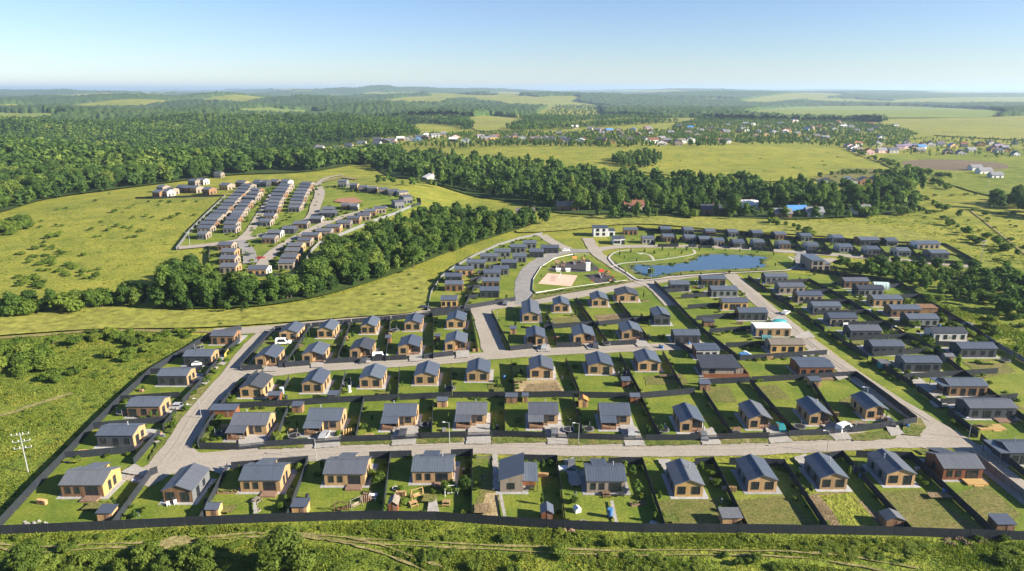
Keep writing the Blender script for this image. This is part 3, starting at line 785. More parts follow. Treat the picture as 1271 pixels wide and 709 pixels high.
        pr = MB(); q = [(-h-.3, -.25, 2.15), (-h+pw, -.25, 2.15), (-h+pw, y0-.36, 2.72), (-h-.3, y0-.36, 2.72)]; pr.slab(q, .12)
        if ribs: ribbed(pr, q, ribs)
        pr.obj('porch_roof', M.get(roof+'_x', M[roof]), root)
        posts(root, [(-h+.1, .1), (-h+pw*.5, .1), (-h+pw-.25, .1)], 2.05, 'brown', .15)
        pw_ = MB(); pw_.face([(-h,y0,0),(-h,.2,0),(-h,.2,2.05),(-h,y0,2.6)]); pw_.face([(-h+pw-.1,1.4,0),(-h+pw-.1,y0,0),(-h+pw-.1,y0,2.6),(-h+pw-.1,1.4,2.3)])
        pw_.obj('porch_wall', wf, root)
        dk = MB(); dk.box(-h+.02, 0, 0, -h+pw-.12, y0-.02, .3); dk.obj('deck', M['deckwood'], root)
        rl = MB()
        rl.bar((-h+.1, .1, 1.05), (-h+pw*.95, .1, 1.05), .09)
        for i in range(11): rl.bar((-h+.1+(pw*.95-.1)*i/10, .1, .3), (-h+.1+(pw*.95-.1)*i/10, .1, 1.02), .07)
        rl.obj('railing', M['brown'], root)
        win('f', -h*.55, .3, 2.2, 2.0, y0=y0); win('f', h*.55, .9, 1.3, 1.35, y0=y0)
        door(root, h*.14, y0-.02)
        win('r', y0+D*.3, .8, .9, 1.3); win('r', y0+D*.65, .8, .9, 1.3); win('l', y0+D*.5, .8, .9, 1.3)
        st = MB()
        for i in range(2): st.box(h*.02, y0-1.0+.4*i, 0, h*.3, y0-.05, .16*(i+1))
        st.obj('steps', M['deckwood'], root)
    elif kind == 'E':                     # steep single pitch with a side porch
        D = D or 7.6; zl, zh = 2.9, 4.5
        wall.face([(-h,0,-.3),(h,0,-.3),(h,0,zh),(-h,0,zl)], 0); wall.face([(h,D,-.3),(-h,D,-.3),(-h,D,zl),(h,D,zh)], 1)
        wall.face([(h,0,-.3),(h,D,-.3),(h,D,zh),(h,0,zh)], 1); wall.face([(-h,D,-.3),(-h,0,-.3),(-h,0,zl),(-h,D,zl)], 1)
        s = (zh-zl)/W_; q = [(-h-.35,D+.35,zl-.35*s+.13),(-h-.35,-.35,zl-.35*s+.13),(h+.25,-.35,zh+.25*s+.13),(h+.25,D+.35,zh+.25*s+.13)]
        rf.slab(q, .13)
        if ribs: ribbed(rf, q, ribs)
        win('f', -h*.05, .8, 1.3, 1.3); win('l', D*.5, .8, 1, 1.3)
        pb = MB(); pb.box(h+.02, 2.2, -.1, h+2.6, D-.6, 2.5); pb.obj('side_room', M['red'], root)
        pr = MB(); q = [(h+.05,-.1,2.75),(h+3.1,-.1,2.62),(h+3.1,D-.3,2.62),(h+.05,D-.3,2.75)]; pr.slab(q, .12)
        if ribs: ribbed(pr, q, ribs)
        pr.obj('porch_roof', M.get(roof+'_x', M[roof]), root); posts(root, [(h+2.9, .1), (h+1.4, .1)], 2.5)
        tb = MB(); tb.box(h+.5,.5,.7,h+2.4,1.3,.78)
        for xx in (h+.6, h+2.3): tb.box(xx-.05,.6,.07,xx+.05,1.2,.7)
        tb.obj('porch_table', M['trim'], root)
    elif kind == 'K':                     # big dark roof over open hall behind a boarded front
        D = D or 8
        gwall(wall, -h, h, 2.0, D, 2.4, 2.45, 'x')
        q = [(-h-.5,-.2+1.6,2.75),(h-.6,-.2+1.6,2.75),(h-1.2,D+1,3.9),(-h-.2,D+1,3.9)]; rf.slab(q, .16)
        if ribs: ribbed(rf, q, ribs)
        fr = MB(); fr.box(-h, .2, 0, h+1.2, .34, 1.35); fr.box(h+1.06, .36, 0, h+1.2, D, 1.35); fr.obj('boarded_front', M['red'], root)
        posts(root, [(-h+.2, 1.6), (h-.9, 1.6), (-h+.1, D+.6), (h-1.4, D+.6)], 2.7)
        win('f', -h*.5, .9, 1.4, 1.1, y0=2.0)
    elif kind == 'M':                     # two-storey flat-roofed white house
        D = D or 8
        zt = 5.0 if '2' in opt else 3.2
        wall.box(-h, 0, -.3, h*.35, D, zt); wall.box(h*.35+.01, .6, -.3, h, D-.4, 3.3)
        rf.box(-h-.15, -.2, zt+.005, h*.35+.1, D+.15, zt+.22)
        rf.box(h*.35+.13, .4, 3.31, h+.2, D-.2, 3.5)
        for z in ((.8, 3.1) if '2' in opt else (.8,)):
            win('f', -h*.62, z, 1.6, 1.4); win('f', -h*.05, z, 1.3, 1.4)
        win('f', h*.68, .3, 1.8, 2.0, y0=.6); win('r', D*.5, .8, 1.4, 1.4)
    elif kind == 'V':                     # village cottage with steep roof
        D = D or 7; zr = zr or ze+2.6
        ax = opt[0] if opt else 'x'
        gwall(wall, -h, h, 0, D, ze, zr, ax); gable(rf, -h, h, 0, D, ze, zr, ax, ov=.5)
        for i in range(2): win('f', -h*.45+h*.9*i, .9, 1.1, 1.3)
        win('r', D*.4, .9, 1.1, 1.3)
        ch = MB(); ch.box(-.35, -.35, ze, .35, .35, zr+.9); ch.obj('chimney', M['brick'], root, (h*.3, D*.6, 0))
    wall.obj('wall', [wf, ws, wb], root)
    rax = 'y' if kind in 'GL' or (kind == 'V' and ax == 'y') or kind == 'E' else 'x'
    ro = rf.obj('roof', M.get(roof+'_'+rax, M[roof]), root)
    if lod == 0 and kind in 'AGLCS' and g.random() < .7:
        fl = MB(); fl.cyl((0,0,-.3), (0,0,.75), .11, .11, 8); fl.cyl((0,0,.75), (0,0,.85), .17, .17, 8)
        yy = (D or 8)*.62; zz = ze+(zr-ze)*.55 if zr else 3.4
        if kind in 'GL': fl.obj('flue', M['wire'], ro, (h*g.choice((-.4, .4)), yy, zz+.4))
        else: fl.obj('flue', M['wire'], ro, (h*g.uniform(-.5, .5), (2.7 if kind == 'C' else 0)+yy, zz+.4))
    return root

_dm = {}
def door(root, u, y0, m='trim'):
    if m not in _dm:
        a = MB(); a.box(-.5, -.06, 0, .5, .01, 2.1); b = MB(); b.box(-.03, -.06, -.08, .03, 0, .08)
        _dm[m] = (a.mesh('door', M[m]), b.mesh('handle', M['wire']))
    o = link('door', _dm[m][0], root, (u, y0, .32)); link('handle', _dm[m][1], o, (.38, -.06, 1.0))

SHORT_ROW = []
def row(items, group, where, kind0='G', cat='house', name='house', short=None):
    n = len(items)
    for i, it in enumerate(items):
        xl, xr, y = it[:3]; kw = dict(it[3]) if len(it) > 3 else {}
        k = kw.pop('kind', kind0); look = kw.pop('look', None)
        o = ORD[i] if i < len(ORD) else str(i+1)
        lab = (look+', ' if look else 'dark-roofed house, ')+o+' '+where
        if 'roof' not in kw and short: kw['roof'] = ('roof','roof','roof','roof2','roof','roofdark','roof')[int(xl*7+y*3) % 7]
        r = house(k, xl, xr, y, lab, group, name=name, cat=cat, **kw)
        if short: SHORT_ROW.append((r, k, o+' house of the '+short))

OG = ('orange', 'orange', 'grey'); OD = ('orange', 'grey', 'dark'); DK = ('dark', 'orange', 'dark')
# front row, along the bottom fence
row([(76,131,617,dict(kind='A',walls=('brown','yellow','dark'),look='house with a plain yellow gable')),
     (203,241,624,dict(kind='G',walls=('brown','grey','dark'),opt='d',look='wooden gable house with pale side wall')),
     (298,350,611,dict(kind='A',walls=OG,look='orange plank house with plank deck')),
     (402,455,603,dict(kind='A',walls=OG,look='orange plank house above a shed')),
     (511,563,600,dict(kind='A',walls=OG,look='orange plank house above a busy play garden')),
     (620,650,611,dict(kind='E',walls=('greywood','light'),look='grey plank house with one-slope roof')),
     (727,777,612,dict(kind='A',walls=('greywood','greywood','dark'),opt='',look='pale grey house with terrace furniture')),
     (836,873,617,dict(kind='G',walls=('yellow','grey','dark'),opt='',look='gable-fronted house above a wide shed')),
     (927,964,611,dict(kind='G',walls=OD,look='gable-fronted house above a bare lawn')),
     (1016,1051,608,dict(kind='G',walls=OD,look='gable-fronted house above a dug garden')),
     (1098,1135,603,dict(kind='G',walls=OD,opt='d',look='gable-fronted house above a brown plot')),
     (1168,1219,596,dict(kind='A',walls=('red','red','red'),opt='p',look='red-brown plank house beside the right road'))],
    'houses in the front row', 'from the left in the front row', short='front row')
house('S', 1250, 1296, 577, 'dark house with an open porch cut off by the right edge of the photo', 'houses in the front row', walls=('dark','dark','dark'), opt='k')
# left column
row([(121,168,555,dict(walls=DK,look='dark clad house with a lit orange gable')),(158,201,518,dict(walls=('brown','orange','brown'),look='brown plank house with shrubs in front')),
     (196,234,479,dict(walls=DK,look='dark clad house with a row of windows')),(228,264,454,dict(walls=DK,look='dark clad house behind a white car')),
     (262,292,428,dict(walls=('brown','brown','brown'),look='small brown plank house with three windows'))],
    'houses left of the left road', 'from the front in the left column', 'S', short='left column')
# block A
row([(a,b,c,dict(walls=OG,look='orange gable-fronted house')) for a,b,c in [(347,371,423),(394,415,420),(448,467,415),(502,523,411),(554,578,408)]],
    'gable houses under the back road', 'from the left below the back road', 'G', short='back road row')
row([(a,b,c,dict(walls=OG,opt='r' if i % 2 else 'ro',look='orange gable house with corner porch')) for i,(a,b,c) in enumerate([(317,344,455),(375,402,451),(434,461,445),(494,521,441),(552,579,436)])],
    'gable houses above the middle road', 'from the left in the lane porch row', 'L', short='lane porch row')
# block B
row([(a,b,c,dict(walls=OG if a < 640 else ('orange','orange','dark'),opt='d' if a>640 else '',look='orange gable house with two front windows')) for a,b,c in [(298,328,494),(375,402,488),(446,475,482),(514,543,478),(579,608,474),(657,687,470),(729,761,465),(791,820,461)]],
    'gable houses below the middle road', 'from the left below the middle road', 'G', short='row below the middle road')
row([(a,b,c,dict(walls=OG if a < 560 else ('orange','orange','dark'),look='orange plank house with a railed front porch')) for a,b,c in [(281,328,547),(377,421,541),(473,515,535),(565,604,533),(656,694,533),(746,785,534)]],
    'porch houses on the front road', 'from the left in the porch row', 'C', short='porch row')
row([(a,b,c,dict(walls=('orange','orange','dark'),opt='r',look='gable house with right corner porch')) for a,b,c in [(843,874,537),(928,957,533),(1003,1031,528),(1073,1101,521)]],
    'gable houses on the front road', 'from the left above the front road', 'L', short='right gable row')
house('K', 872, 926, 470, 'low building under a big dark roof with a red boarded front', 'houses in the middle block', walls=('greywood','dark','dark'), roof='roofdark', name='outbuilding', cat='building')
house('S', 991, 1035, 468, 'low red-brown house with a flat grey roof beside the long right road', 'houses in the middle block', walls=('red','red','brown'), D=7.5, zr=3.3, opt='t')
# block C
row([(648,670,400,dict(kind='G',D=15,walls=('orange','light','dark'),look='long orange gable house below the playground')),(687,707,388,dict(walls=OG,look='orange gable house with two front windows')),(734,755,381,dict(walls=('orange','orange','dark'),look='gable house with a blank orange right wall')),(765,793,375,dict(walls=OG,kind='G',look='wide orange house with a lean roof'))],
    'houses below the playground', 'from the left below the playground', 'G', short='row below the playground')
row([(a,b,c,dict(walls=('orange','orange','grey'),opt='l' if i == 0 else 'r',look='orange gable house with recessed right front')) for i,(a,b,c) in enumerate([(653,677,429),(711,738,427),(771,797,422)])],
    'houses above the middle road', 'from the left, right of the cross road', 'L', short='recessed porch row')
house('G', 811, 832, 404, 'small dark cube house with a pale roof slope', 'houses in the middle block', walls=('dark','dark','dark'), ze=3.6, zr=4.5)
house('S', 836, 869, 427, 'dark clad house with a blue-grey roof behind the blue barrels', 'houses in the middle block', walls=('dark','dark','dark'))
house('S', 863, 893, 446, 'mauve grey house with a light roof beside the big dark roof', 'houses in the middle block', walls=('light','red','greywood'), zr=3.1)
row([(832,856,362,dict(walls=DK,look='dark house with an orange door')),(870,901,355,dict(walls=('brown','dark','dark'),look='brown house below the pond path')),(882,916,369,dict(walls=('grey','dark','dark'),look='grey clad house')),(896,929,385,dict(walls=('yellow','yellow','dark'),look='yellow-fronted house with dark window bands')),(916,953,398,dict(walls=('dark','brown','dark'),look='dark blue-grey house by the teal tarpaulin')),
     (937,982,418,dict(walls=('orange','light','light'),roof='roofwhite',zr=3.2,look='wide house under a white flat roof')),(955,999,439,dict(walls=('yellow','greywood','greywood'),roof='roofrust',look='beige house with a patchy brown roof'))],
    'houses left of the long right road', 'from the pond, left of the long road', 'S', short='long road left row')
# right block
row([(949,978,352,dict(walls=('grey','dark','dark'))),(966,999,365,dict(walls=('greywood','grey','grey'))),(989,1021,376,dict(walls=('greywood','brown','grey'))),(1008,1044,390,dict(walls=('grey','grey','dark'))),(1029,1064,405,dict(walls=('greywood','grey','grey'))),(1054,1094,421,dict(walls=('dark','dark','dark'))),(1081,1122,441,dict(walls=('dark','dark','dark'))),(1121,1168,462,dict(walls=('dark','grey','dark'))),
     (1176,1225,492,dict(walls=('brown','brown','dark'),opt='k',look='brown house with open porch')),(1200,1261,520,dict(walls=('dark','dark','dark'),roof='roof2',opt='t',look='wide dark house with a pale deck'))],
    'houses right of the long road', 'from the pond, right of the long road', 'S', short='long road right row')
row([(1047,1079,358,dict(walls=('brown','brown','dark'),look='brown plank house')),(1064,1097,368,dict(walls=('grey','dark','dark'),look='grey house by the round greenhouse')),(1083,1120,381,dict(walls=('orange','orange','brown'),look='orange plank house')),(1105,1143,394,dict(walls=('brown','brown','brown'),look='brown plank house by a wooden gazebo')),(1126,1165,406,dict(walls=('grey','dark','dark'),look='grey house')),
     (1157,1200,424,dict(walls=('light','light','grey'),look='pale house with a whitish front')),(1190,1237,444,dict(walls=('dark','dark','dark'),look='dark house'))],
    'houses along the right perimeter fence', 'from the thicket along the right perimeter', 'S', short='right perimeter row')
# north-west block
row([(a,b,c,dict(walls=w,look='side-gabled house')) for a,b,c,w in [(547,568,382,('yellow','yellow','grey')),(552,575,362,('brown','orange','grey')),(552,574,352,('dark','orange','dark')),(564,588,343,('orange','orange','grey')),(579,603,334,('grey','yellow','dark')),(596,618,326,('grey','yellow','dark')),(613,634,320,('grey','orange','dark')),(633,653,314,('grey','yellow','dark')),(649,666,309,('grey','light','dark'))]],
    'houses in the outer row of the crescent', 'from the front in the outer row of the crescent', 'S')
row([(a,b,c,dict(walls=w,look='house')) for a,b,c,w in [(595,620,370,('dark','dark','dark')),(598,620,358,('brown','brown','dark')),(600,622,347,('grey','brown','dark')),(612,632,342,('grey','orange','dark')),(622,642,334,('dark','dark','dark')),(636,654,326,('grey','yellow','dark')),(657,675,320,('dark','light','dark')),(671,694,315,('dark','light','dark'))]],
    'houses in the inner row of the crescent', 'from the front in the inner row of the crescent', 'S')
# behind the pond
house('M', 736, 764, 294, 'large white flat-roofed house with a two-storey block', 'houses behind the pond', walls=('white','white'), roof='roofdark', opt='2')
house('M', 761, 776, 304, 'small white flat-roofed house in front of the large white one', 'houses behind the pond', walls=('white','white'), roof='roofdark')
row([(774,792,292,dict(walls=('brown','orange','dark'),look='brown house')),(797,812,303,dict(walls=('light','orange','grey'),look='pale house with an orange end'))],
    'houses behind the pond', 'right of the white houses', 'S')
row([(a,b,c,dict(walls=w,D=8,look='house')) for a,b,c,w in [(823,837,301,('brown','orange','dark')),(850,864,302,('grey','grey','dark')),(868,882,304,('dark','dark','dark')),(886,899,306,('greywood','grey','dark')),(910,924,308,('grey','grey','dark')),(936,949,308,('dark','light','dark')),(967,981,310,('brown','light','dark')),(1003,1016,312,('grey','light','dark')),(1042,1058,314,('grey','light','dark')),(1077,1092,317,('dark','light','dark')),(1114,1130,319,('grey','light','dark')),(1155,1178,322,('dark','grey','dark'))]],
    'houses behind the pond', 'from the left in the near row behind the pond', 'S')
row([(a,b,c,dict(walls=w,D=8,look='house')) for a,b,c,w in [(820,833,291,('dark','dark','dark')),(849,861,292,('grey','grey','dark')),(876,888,294,('brown','grey','dark')),(904,916,295,('grey','dark','dark')),(934,947,296,('dark','dark','dark')),(962,976,298,('brown','dark','dark')),(994,1008,300,('grey','grey','dark')),(1034,1047,302,('dark','light','dark')),(1067,1092,305,('dark','brown','dark')),(1100,1114,306,('grey','dark','dark')),(1139,1167,310,('greywood','white','dark'))]],
    'houses behind the pond', 'from the left in the far row behind the pond', 'S')
house('M', 1006, 1031, 337, 'grey clubhouse of two blocks beside the asphalt parking lot', None, walls=('greywood','light'), roof='roof', opt='2', D=13, name='clubhouse', cat='building')

# second estate on the hill
def se(L, grp, where, walls, kind='S', Dd=7.2, ze=2.75, zr=3.9, roof='roof2'):
    row([(200+a/3.738, 200+b/3.738, 210+c/3.738, dict(walls=walls[i % len(walls)], D=Dd, look='small house', roof=roof, ze=ze, zr=zr)) for i, (a, b, c) in enumerate(L)], grp, where, kind)
w1 = [('grey','greywood','dark'),('greywood','greywood','dark'),('grey','brown','dark'),('dark','greywood','dark')]
se([(168,210,328),(167,232,298),(180,250,278),(203,265,258),(220,280,242),(240,305,224),(262,313,206),(275,335,190),(290,345,173),(308,360,157),(325,375,141),(340,393,124),(353,408,108),(368,414,93)], 'houses in the hillside estate', 'from front in first column of the hillside estate', w1)
se([(288,350,300),(290,350,278),(300,360,257),(320,370,241),(328,380,226),(340,390,209),(355,405,190),(368,415,174),(383,440,152),(400,450,133),(410,455,116)], 'houses in the hillside estate', 'from front in second column of the hillside estate', w1)
se([(455,508,267),(477,525,240),(482,540,210),(485,545,192),(495,550,175),(500,560,158),(510,570,140),(520,580,122),(533,588,108),(545,595,94)], 'houses in the hillside estate', 'from front in third column of the hillside estate', w1)
se([(590,645,200),(595,655,182),(600,660,165),(610,665,148),(617,672,132),(628,680,117),(638,690,101),(645,695,86)], 'houses in the hillside estate', 'from front in fourth column of the hillside estate', w1)
se([(272,350,485),(270,345,446),(278,343,412),(262,330,380)], 'houses in the hillside estate', 'from front at the hillside estate corner', [('greywood','orange','grey'),('brown','greywood','grey')])
se([(400,492,497)], 'houses in the hillside estate', 'and widest house at the front edge of the hillside estate', [('orange','light','dark')])
se([(467,530,347),(492,555,322),(560,620,302),(612,680,278),(688,745,254),(732,812,226),(835,872,190),(876,912,194),(748,800,208)], 'houses in the hillside estate', 'from front in the slanted row of the hillside estate', [('brown','greywood','dark'),('dark','light','dark'),('dark','dark','dark')])
se([(543,618,470),(555,630,443),(573,640,412),(587,655,388),(632,695,362),(650,732,337),(717,790,317),(765,832,297),(815,880,277),(862,922,256),(910,970,240),(942,998,222),(990,1045,207)], 'houses in the hillside estate', 'from the front in the curved row beside the wood', [('greywood','greywood','dark'),('brown','orange','dark')], ze=3.2, zr=4.2)
se([(875,912,97),(915,957,107),(957,1003,112),(1008,1052,118),(1055,1105,124),(1105,1150,130)], 'houses in the hillside estate', 'from the left in the pale row along the crest', [('dark','orange','dark'),('greywood','light','dark')], ze=3.4, zr=4.3)
se([(1125,1168,160),(1085,1130,185),(820,862,86)], 'houses in the hillside estate', 'of the three taller grey houses at the upper edge', [('grey','grey','dark')], ze=4.6, zr=5.4)
se([(70,105,108),(98,132,112),(135,165,112),(125,160,78),(160,198,74),(192,225,120),(270,310,98),(245,278,42),(0,30,130),(-40,-5,133),(20,50,122),(-20,10,108)], 'houses west of the hillside estate', 'of the scattered pale houses at the forest edge', [('greywood','light','grey'),('brown','brown','grey'),('orange','greywood','grey'),('grey','greywood','grey')], Dd=8, ze=3.8, zr=5.2)
se([(345,388,84),(425,458,82),(462,490,84),(500,540,80),(553,590,80)], 'houses on the crest road', 'from left on the hillside estate top road', [('brown','orange','dark'),('light','light','dark'),('grey','dark','dark')], Dd=7, ze=3.6, zr=5.0)

# far villages: cottages with coloured roofs among the trees
VR = ['slate','slate','roof2','slate','roofrust','roofdark','roof2','rustroof','slate','roof2','slate','roofdark']
VW = [('light','light'),('light','greywood'),('brown','brown'),('white','light'),('yellow','light'),('greywood','greywood'),('pinkwall','pinkwall')]
VN = {'slate':'grey','roof2':'pale grey','rustroof':'rust-red','roofrust':'brown','bluebright':'blue','roofdark':'dark','roofwhite':'white','purple':'mauve'}
WN = {'white':'white','light':'pale','brown':'brown','yellow':'yellow','greywood':'grey','pinkwall':'pink'}
def village(pts, where, grp, size=(12,16), seed=1):
    g = random.Random(seed)
    for i, it in enumerate(pts):
        x, y = it[:2]; roof = it[2] if len(it) > 2 else g.choice(VR); w = it[3] if len(it) > 3 else g.choice(VW)
        p = P(x, y); s = g.uniform(*size)*.5*FPX/math.hypot(p[0], p[1], CAM_H)
        house('V', x-s, x+s, y, '%s cottage with %s roof, %s from left %s' % (WN[w[0]], VN[roof], ORD[i] if i < 20 else 'twenty-'+ORD[i-20], where), grp,
              walls=w, roof=roof, opt=g.choice('xy'), ze=g.uniform(3.4, 5.0), name='cottage', cat='cottage', yr=y+g.uniform(-.25, .25))
village([(382,188,'roofrust'),(396,187),(411,190,'roofwhite'),(419,188),(431,192,'roofwhite'),(468,177),(476,178),(486,181,'rustroof'),(497,175,'roofwhite'),(516,176,'bluebright',('white','light')),(527,174),(541,171),(549,170),(562,176,'roofwhite'),(566,173,'purple',('pinkwall','pinkwall')),(577,177,'slate',('white','white')),(594,171,'rustroof',('pinkwall','pinkwall')),(603,175),(613,174),(628,173)], 'in the village strip left of centre', 'cottages in the far village', seed=3)
village([(640,173),(648,174),(657,176),(666,175),(675,174),(683,176),(703,178),(720,177,'roofwhite',('white','white')),(746,176),(782,176,'roofdark',('brown','brown')),(800,176),(812,178,'rustroof',('white','white')),(822,180),(714,160,'roofwhite'),(741,163),(757,164,'bluebright'),(768,163),(785,163,'bluebright'),(806,162),(846,178),(858,177),(895,177),(902,178)], 'in the village strip at the centre', 'cottages in the far village', seed=4)
village([(842,159),(857,160,'bluebright'),(870,164),(884,160),(894,163),(902,166),(925,155,'roofwhite'),(940,165),(952,160),(961,166,'bluebright'),(968,155,'roofwhite'),(975,165,'rustroof'),(986,152,'bluebright'),(1000,163,'bluebright',('light','light')),(1008,160),(1018,167,'roofwhite',('brown','brown')),(1030,156,'slate'),(1036,163),(1048,159,'roofwhite',('white','white')),(1064,165),(1082,156),(1094,174,'bluebright'),(1112,158,'slate')], 'among the trees of the right village', 'cottages in the far village', seed=5)
village([(1056,184),(1062,187),(1080,192),(1090,181),(1096,190),(1118,186,'purple',('pinkwall','pinkwall')),(1128,185,'purple'),(1137,184,'roofwhite',('white','white')),(1145,186,'bluebright',('white','light')),(1168,181,'purple'),(1184,184,'bluebright'),(1197,183),(1207,189),(1218,182,'roofdark',('brown','brown')),(1232,180),(1241,186,'purple'),(1250,190),(1178,192,'slate'),(1194,193)], 'in the far right village', 'cottages in the far village', seed=6)
village([(1213,213,'slate',('white','white')),(1224,217,'slate',('white','white')),(1238,222,'slate',('white','light'))], 'beside the plough field on the right', 'cottages beside the fields', seed=7)
village([(538,224,'roofwhite',('light','light')),(652,273,'roofrust',('light','light')),(703,263,'roofrust',('brown','brown')),(787,263,'rustroof',('pinkwall','pinkwall')),(883,268,'roofdark',('brown','brown')),(917,262,'roofwhite',('white','white')),(931,261,'roofwhite',('white','light')),(972,272,'slate',('brown','brown')),(990,269,'bluebright',('light','light')),(1012,271,'slate',('light','light')),(1027,232,'slate',('light','light')),(1056,231,'roofwhite',('light','light')),(1071,268,'slate',('white','white')),(1075,230,'slate',('brown','brown')),(1090,229,'roofdark',('brown','brown'))],
        'standing at the edge of the valley wood', 'cottages in the valley wood', seed=8)

# more cottages, thin among the trees of the far villages
for k_, (pl_, n_, wh_) in enumerate([([(390,190),(480,181),(560,178),(640,176),(640,168),(560,167),(480,172),(390,184)],16,'in the village strip left of centre'),([(640,180),(760,180),(905,182),(905,160),(840,160),(740,160),(640,170)],26,'in the village strip at the centre'),([(905,176),(1000,176),(1095,178),(1120,160),(1030,152),(960,150),(900,155)],26,'among the trees of the right village'),([(1050,190),(1130,193),(1265,196),(1268,180),(1150,178),(1060,181)],16,'in the far right village')]):
    g0 = random.Random(60+k_); pts_ = []
    while len(pts_) < n_:
        x_, y_ = g0.uniform(min(p[0] for p in pl_), max(p[0] for p in pl_)), g0.uniform(min(p[1] for p in pl_), max(p[1] for p in pl_))
        if inpoly(np.array([x_]), np.array([y_]), pl_)[0] and all(abs(x_-a[0]) > 9 or abs(y_-a[1]) > 1.6 for a in pts_): pts_.append((x_, y_))
    pts_.sort(); S0 = ['squat','narrow','plain'][k_ % 3]
    g = random.Random(70+k_)
    for i, (x_, y_) in enumerate(pts_):
        rf_ = g.choice(VR); w_ = g.choice(VW[:6]); p = P(x_, y_); s_ = g.uniform(10, 14)*.5*FPX/math.hypot(p[0], p[1], CAM_H)
        house('V', x_-s_, x_+s_, y_, 'small %s cottage, %s roof, %s from left %s' % (WN[w_[0]], VN[rf_], ORD[i] if i < 20 else 'twenty-'+ORD[i-20], wh_), 'small cottages in the far village', walls=w_, roof=rf_, opt=g.choice('xy'), ze=g.uniform(3.2, 4.6), name='cottage', cat='cottage', yr=y_+g.uniform(-.2, .2))
# ------------------------------------------------------------------ fences
_pm = {}
FRUNS = []
def fence(pts, label, group=None, h=1.85, mat='fence', pp=None, name='fence', step=2.6):
    """one run of sheet fence along photo-pixel ground points; posts are parts on the nearer runs"""
    w = [P(x, y) for x, y in pts]; FRUNS.append(w)
    c = w[0]; m = MB(); t = .035
    near = math.hypot(*np.mean([p[:2] for p in w], 0)) < 190 if pp is None else pp
    root = tag(link(name, None, None, c), label, 'fence', group)
    rel = [Vector((p[0]-c[0], p[1]-c[1], p[2]-c[2])) for p in w]
    g = random.Random(int(pts[0][0]*5+pts[0][1]*3)); segs = []
    for a, b in zip(rel[:-1], rel[1:]):
        k = max(1, round((b-a).length/step))
        for i in range(k): segs.append((a.lerp(b, i/k), a.lerp(b, (i+1)/k)))
    for a, b in segs:
        d = (b-a); d.z = 0; d.normalize(); nn = Vector((-d.y, d.x, 0))*t*.5
        z0 = .06; zt = h+g.uniform(-.03, .03); e = d*.02
        q = [a+e-nn, b-e-nn, b-e+nn, a+e+nn]
        n = len(m.v)
        m.v += [(p.x, p.y, p.z+z0) for p in q]+[(p.x, p.y, p.z+zt) for p in q]
        for f in [(4,5,6,7),(0,1,5,4),(1,2,6,5),(2,3,7,6),(3,0,4,7)]: m.f.append(tuple(n+i for i in f)); m.m.append(0)
    me = m.mesh('panel', M[mat]); link('panel', me, root)
    if near:
        if h not in _pm:
            a = MB(); a.box(-.045, -.045, -.2, .045, .045, h+.06); _pm[h] = a.mesh('post', M['post'])
        ps = [s[0] for s in segs]+[segs[-1][1]]
        if len(ps) > 100: ps = ps[::max(1, len(ps)//90)]
        for p in ps: link('post', _pm[h], root, p)
    return root

fence([(-8,664),(60,661),(130,658),(230,653),(320,649),(460,645),(540,646),(620,652),(700,657),(800,661),(940,662),(1110,665),(1300,672)], 'long dark sheet fence along the bottom of the front row gardens', h=2.0, step=3.4)
fence([(-8,664),(0,656),(40,612),(80,571),(117,532),(151,498),(188,464),(249,427),(262,419),(300,410)], 'long dark sheet fence down the left edge of the estate, sunlit on its inner side', h=2.0, step=3.2)
def fences(L, group, where, **k):
    n = len(L)
    for i, p in enumerate(L):
        fence(p, 'dark sheet fence, %s %s' % (ORD[i], where), group, **k)
fences([[(141,656),(188,591)],[(248,652),(283,584)],[(356,648),(383,576)],[(475,645),(485,569)],[(586,648),(586,566)],[(702,656),(691,574)],[(825,660),(797,577)],[(927,661),(885,576)],[(1027,663),(973,580)],[(1130,665),(1045,568)],[(1233,668),(1130,570)]],
    'fences between the front row gardens', 'from the left between the front row gardens')
fences([[(188,591),(196,588)],[(288,583),(383,575)],[(459,570),(511,568)],[(560,567),(587,566)],[(648,573),(691,574)],[(755,577),(797,577)],[(862,578),(885,576)],[(905,577),(973,579)],[(1020,572),(1045,568)],[(1062,568),(1130,570)]],
    'fences behind the front row houses', 'from the left along the road behind the front row')
fence([(1204,567),(1235,591),(1290,634)], 'pale grey sheet fence beside the right road at the bottom right', mat='fencepalelit')
fences([[(81,570),(168,562)],[(116,533),(204,525)],[(150,499),(224,494)],[(187,465),(252,461)],[(221,444),(278,439)]], 'fences between the left column plots', 'from the front between the plots of the left column')
fences([[(167,577),(199,541)],[(203,535),(219,514)],[(227,503),(251,477)],[(256,469),(274,449)],[(280,441),(298,424)]], 'fences along the left road', 'from the front along the left side of the left road')
fence([(297,424),(285,436),(279,444)], 'low pale yellow board fence at the top of the left road', h=1.2, mat='yellowpaint')
fences([[(340,412),(298,459)],[(386,408),(354,457)],[(436,403),(419,451)],[(485,399),(479,449)],[(538,393),(538,446)],[(584,389),(593,437)]], 'fences between the plots above the middle road', 'from left between plots above the middle road')
fences([[(300,461),(326,459)],[(346,457),(385,454)],[(404,452),(444,450)],[(462,449),(505,447)],[(526,446),(563,442)]], 'fences along the middle road', 'from left above the middle road')
fences([[(341,411),(386,407)],[(387,407),(436,402)],[(437,402),(485,398)],[(486,398),(584,388)]], 'fences along the back road', 'from left below the back road')
fence([(320,466),(286,493),(262,525),(248,550),(246,556)], 'dark sheet fence curving down the right side of the left road')
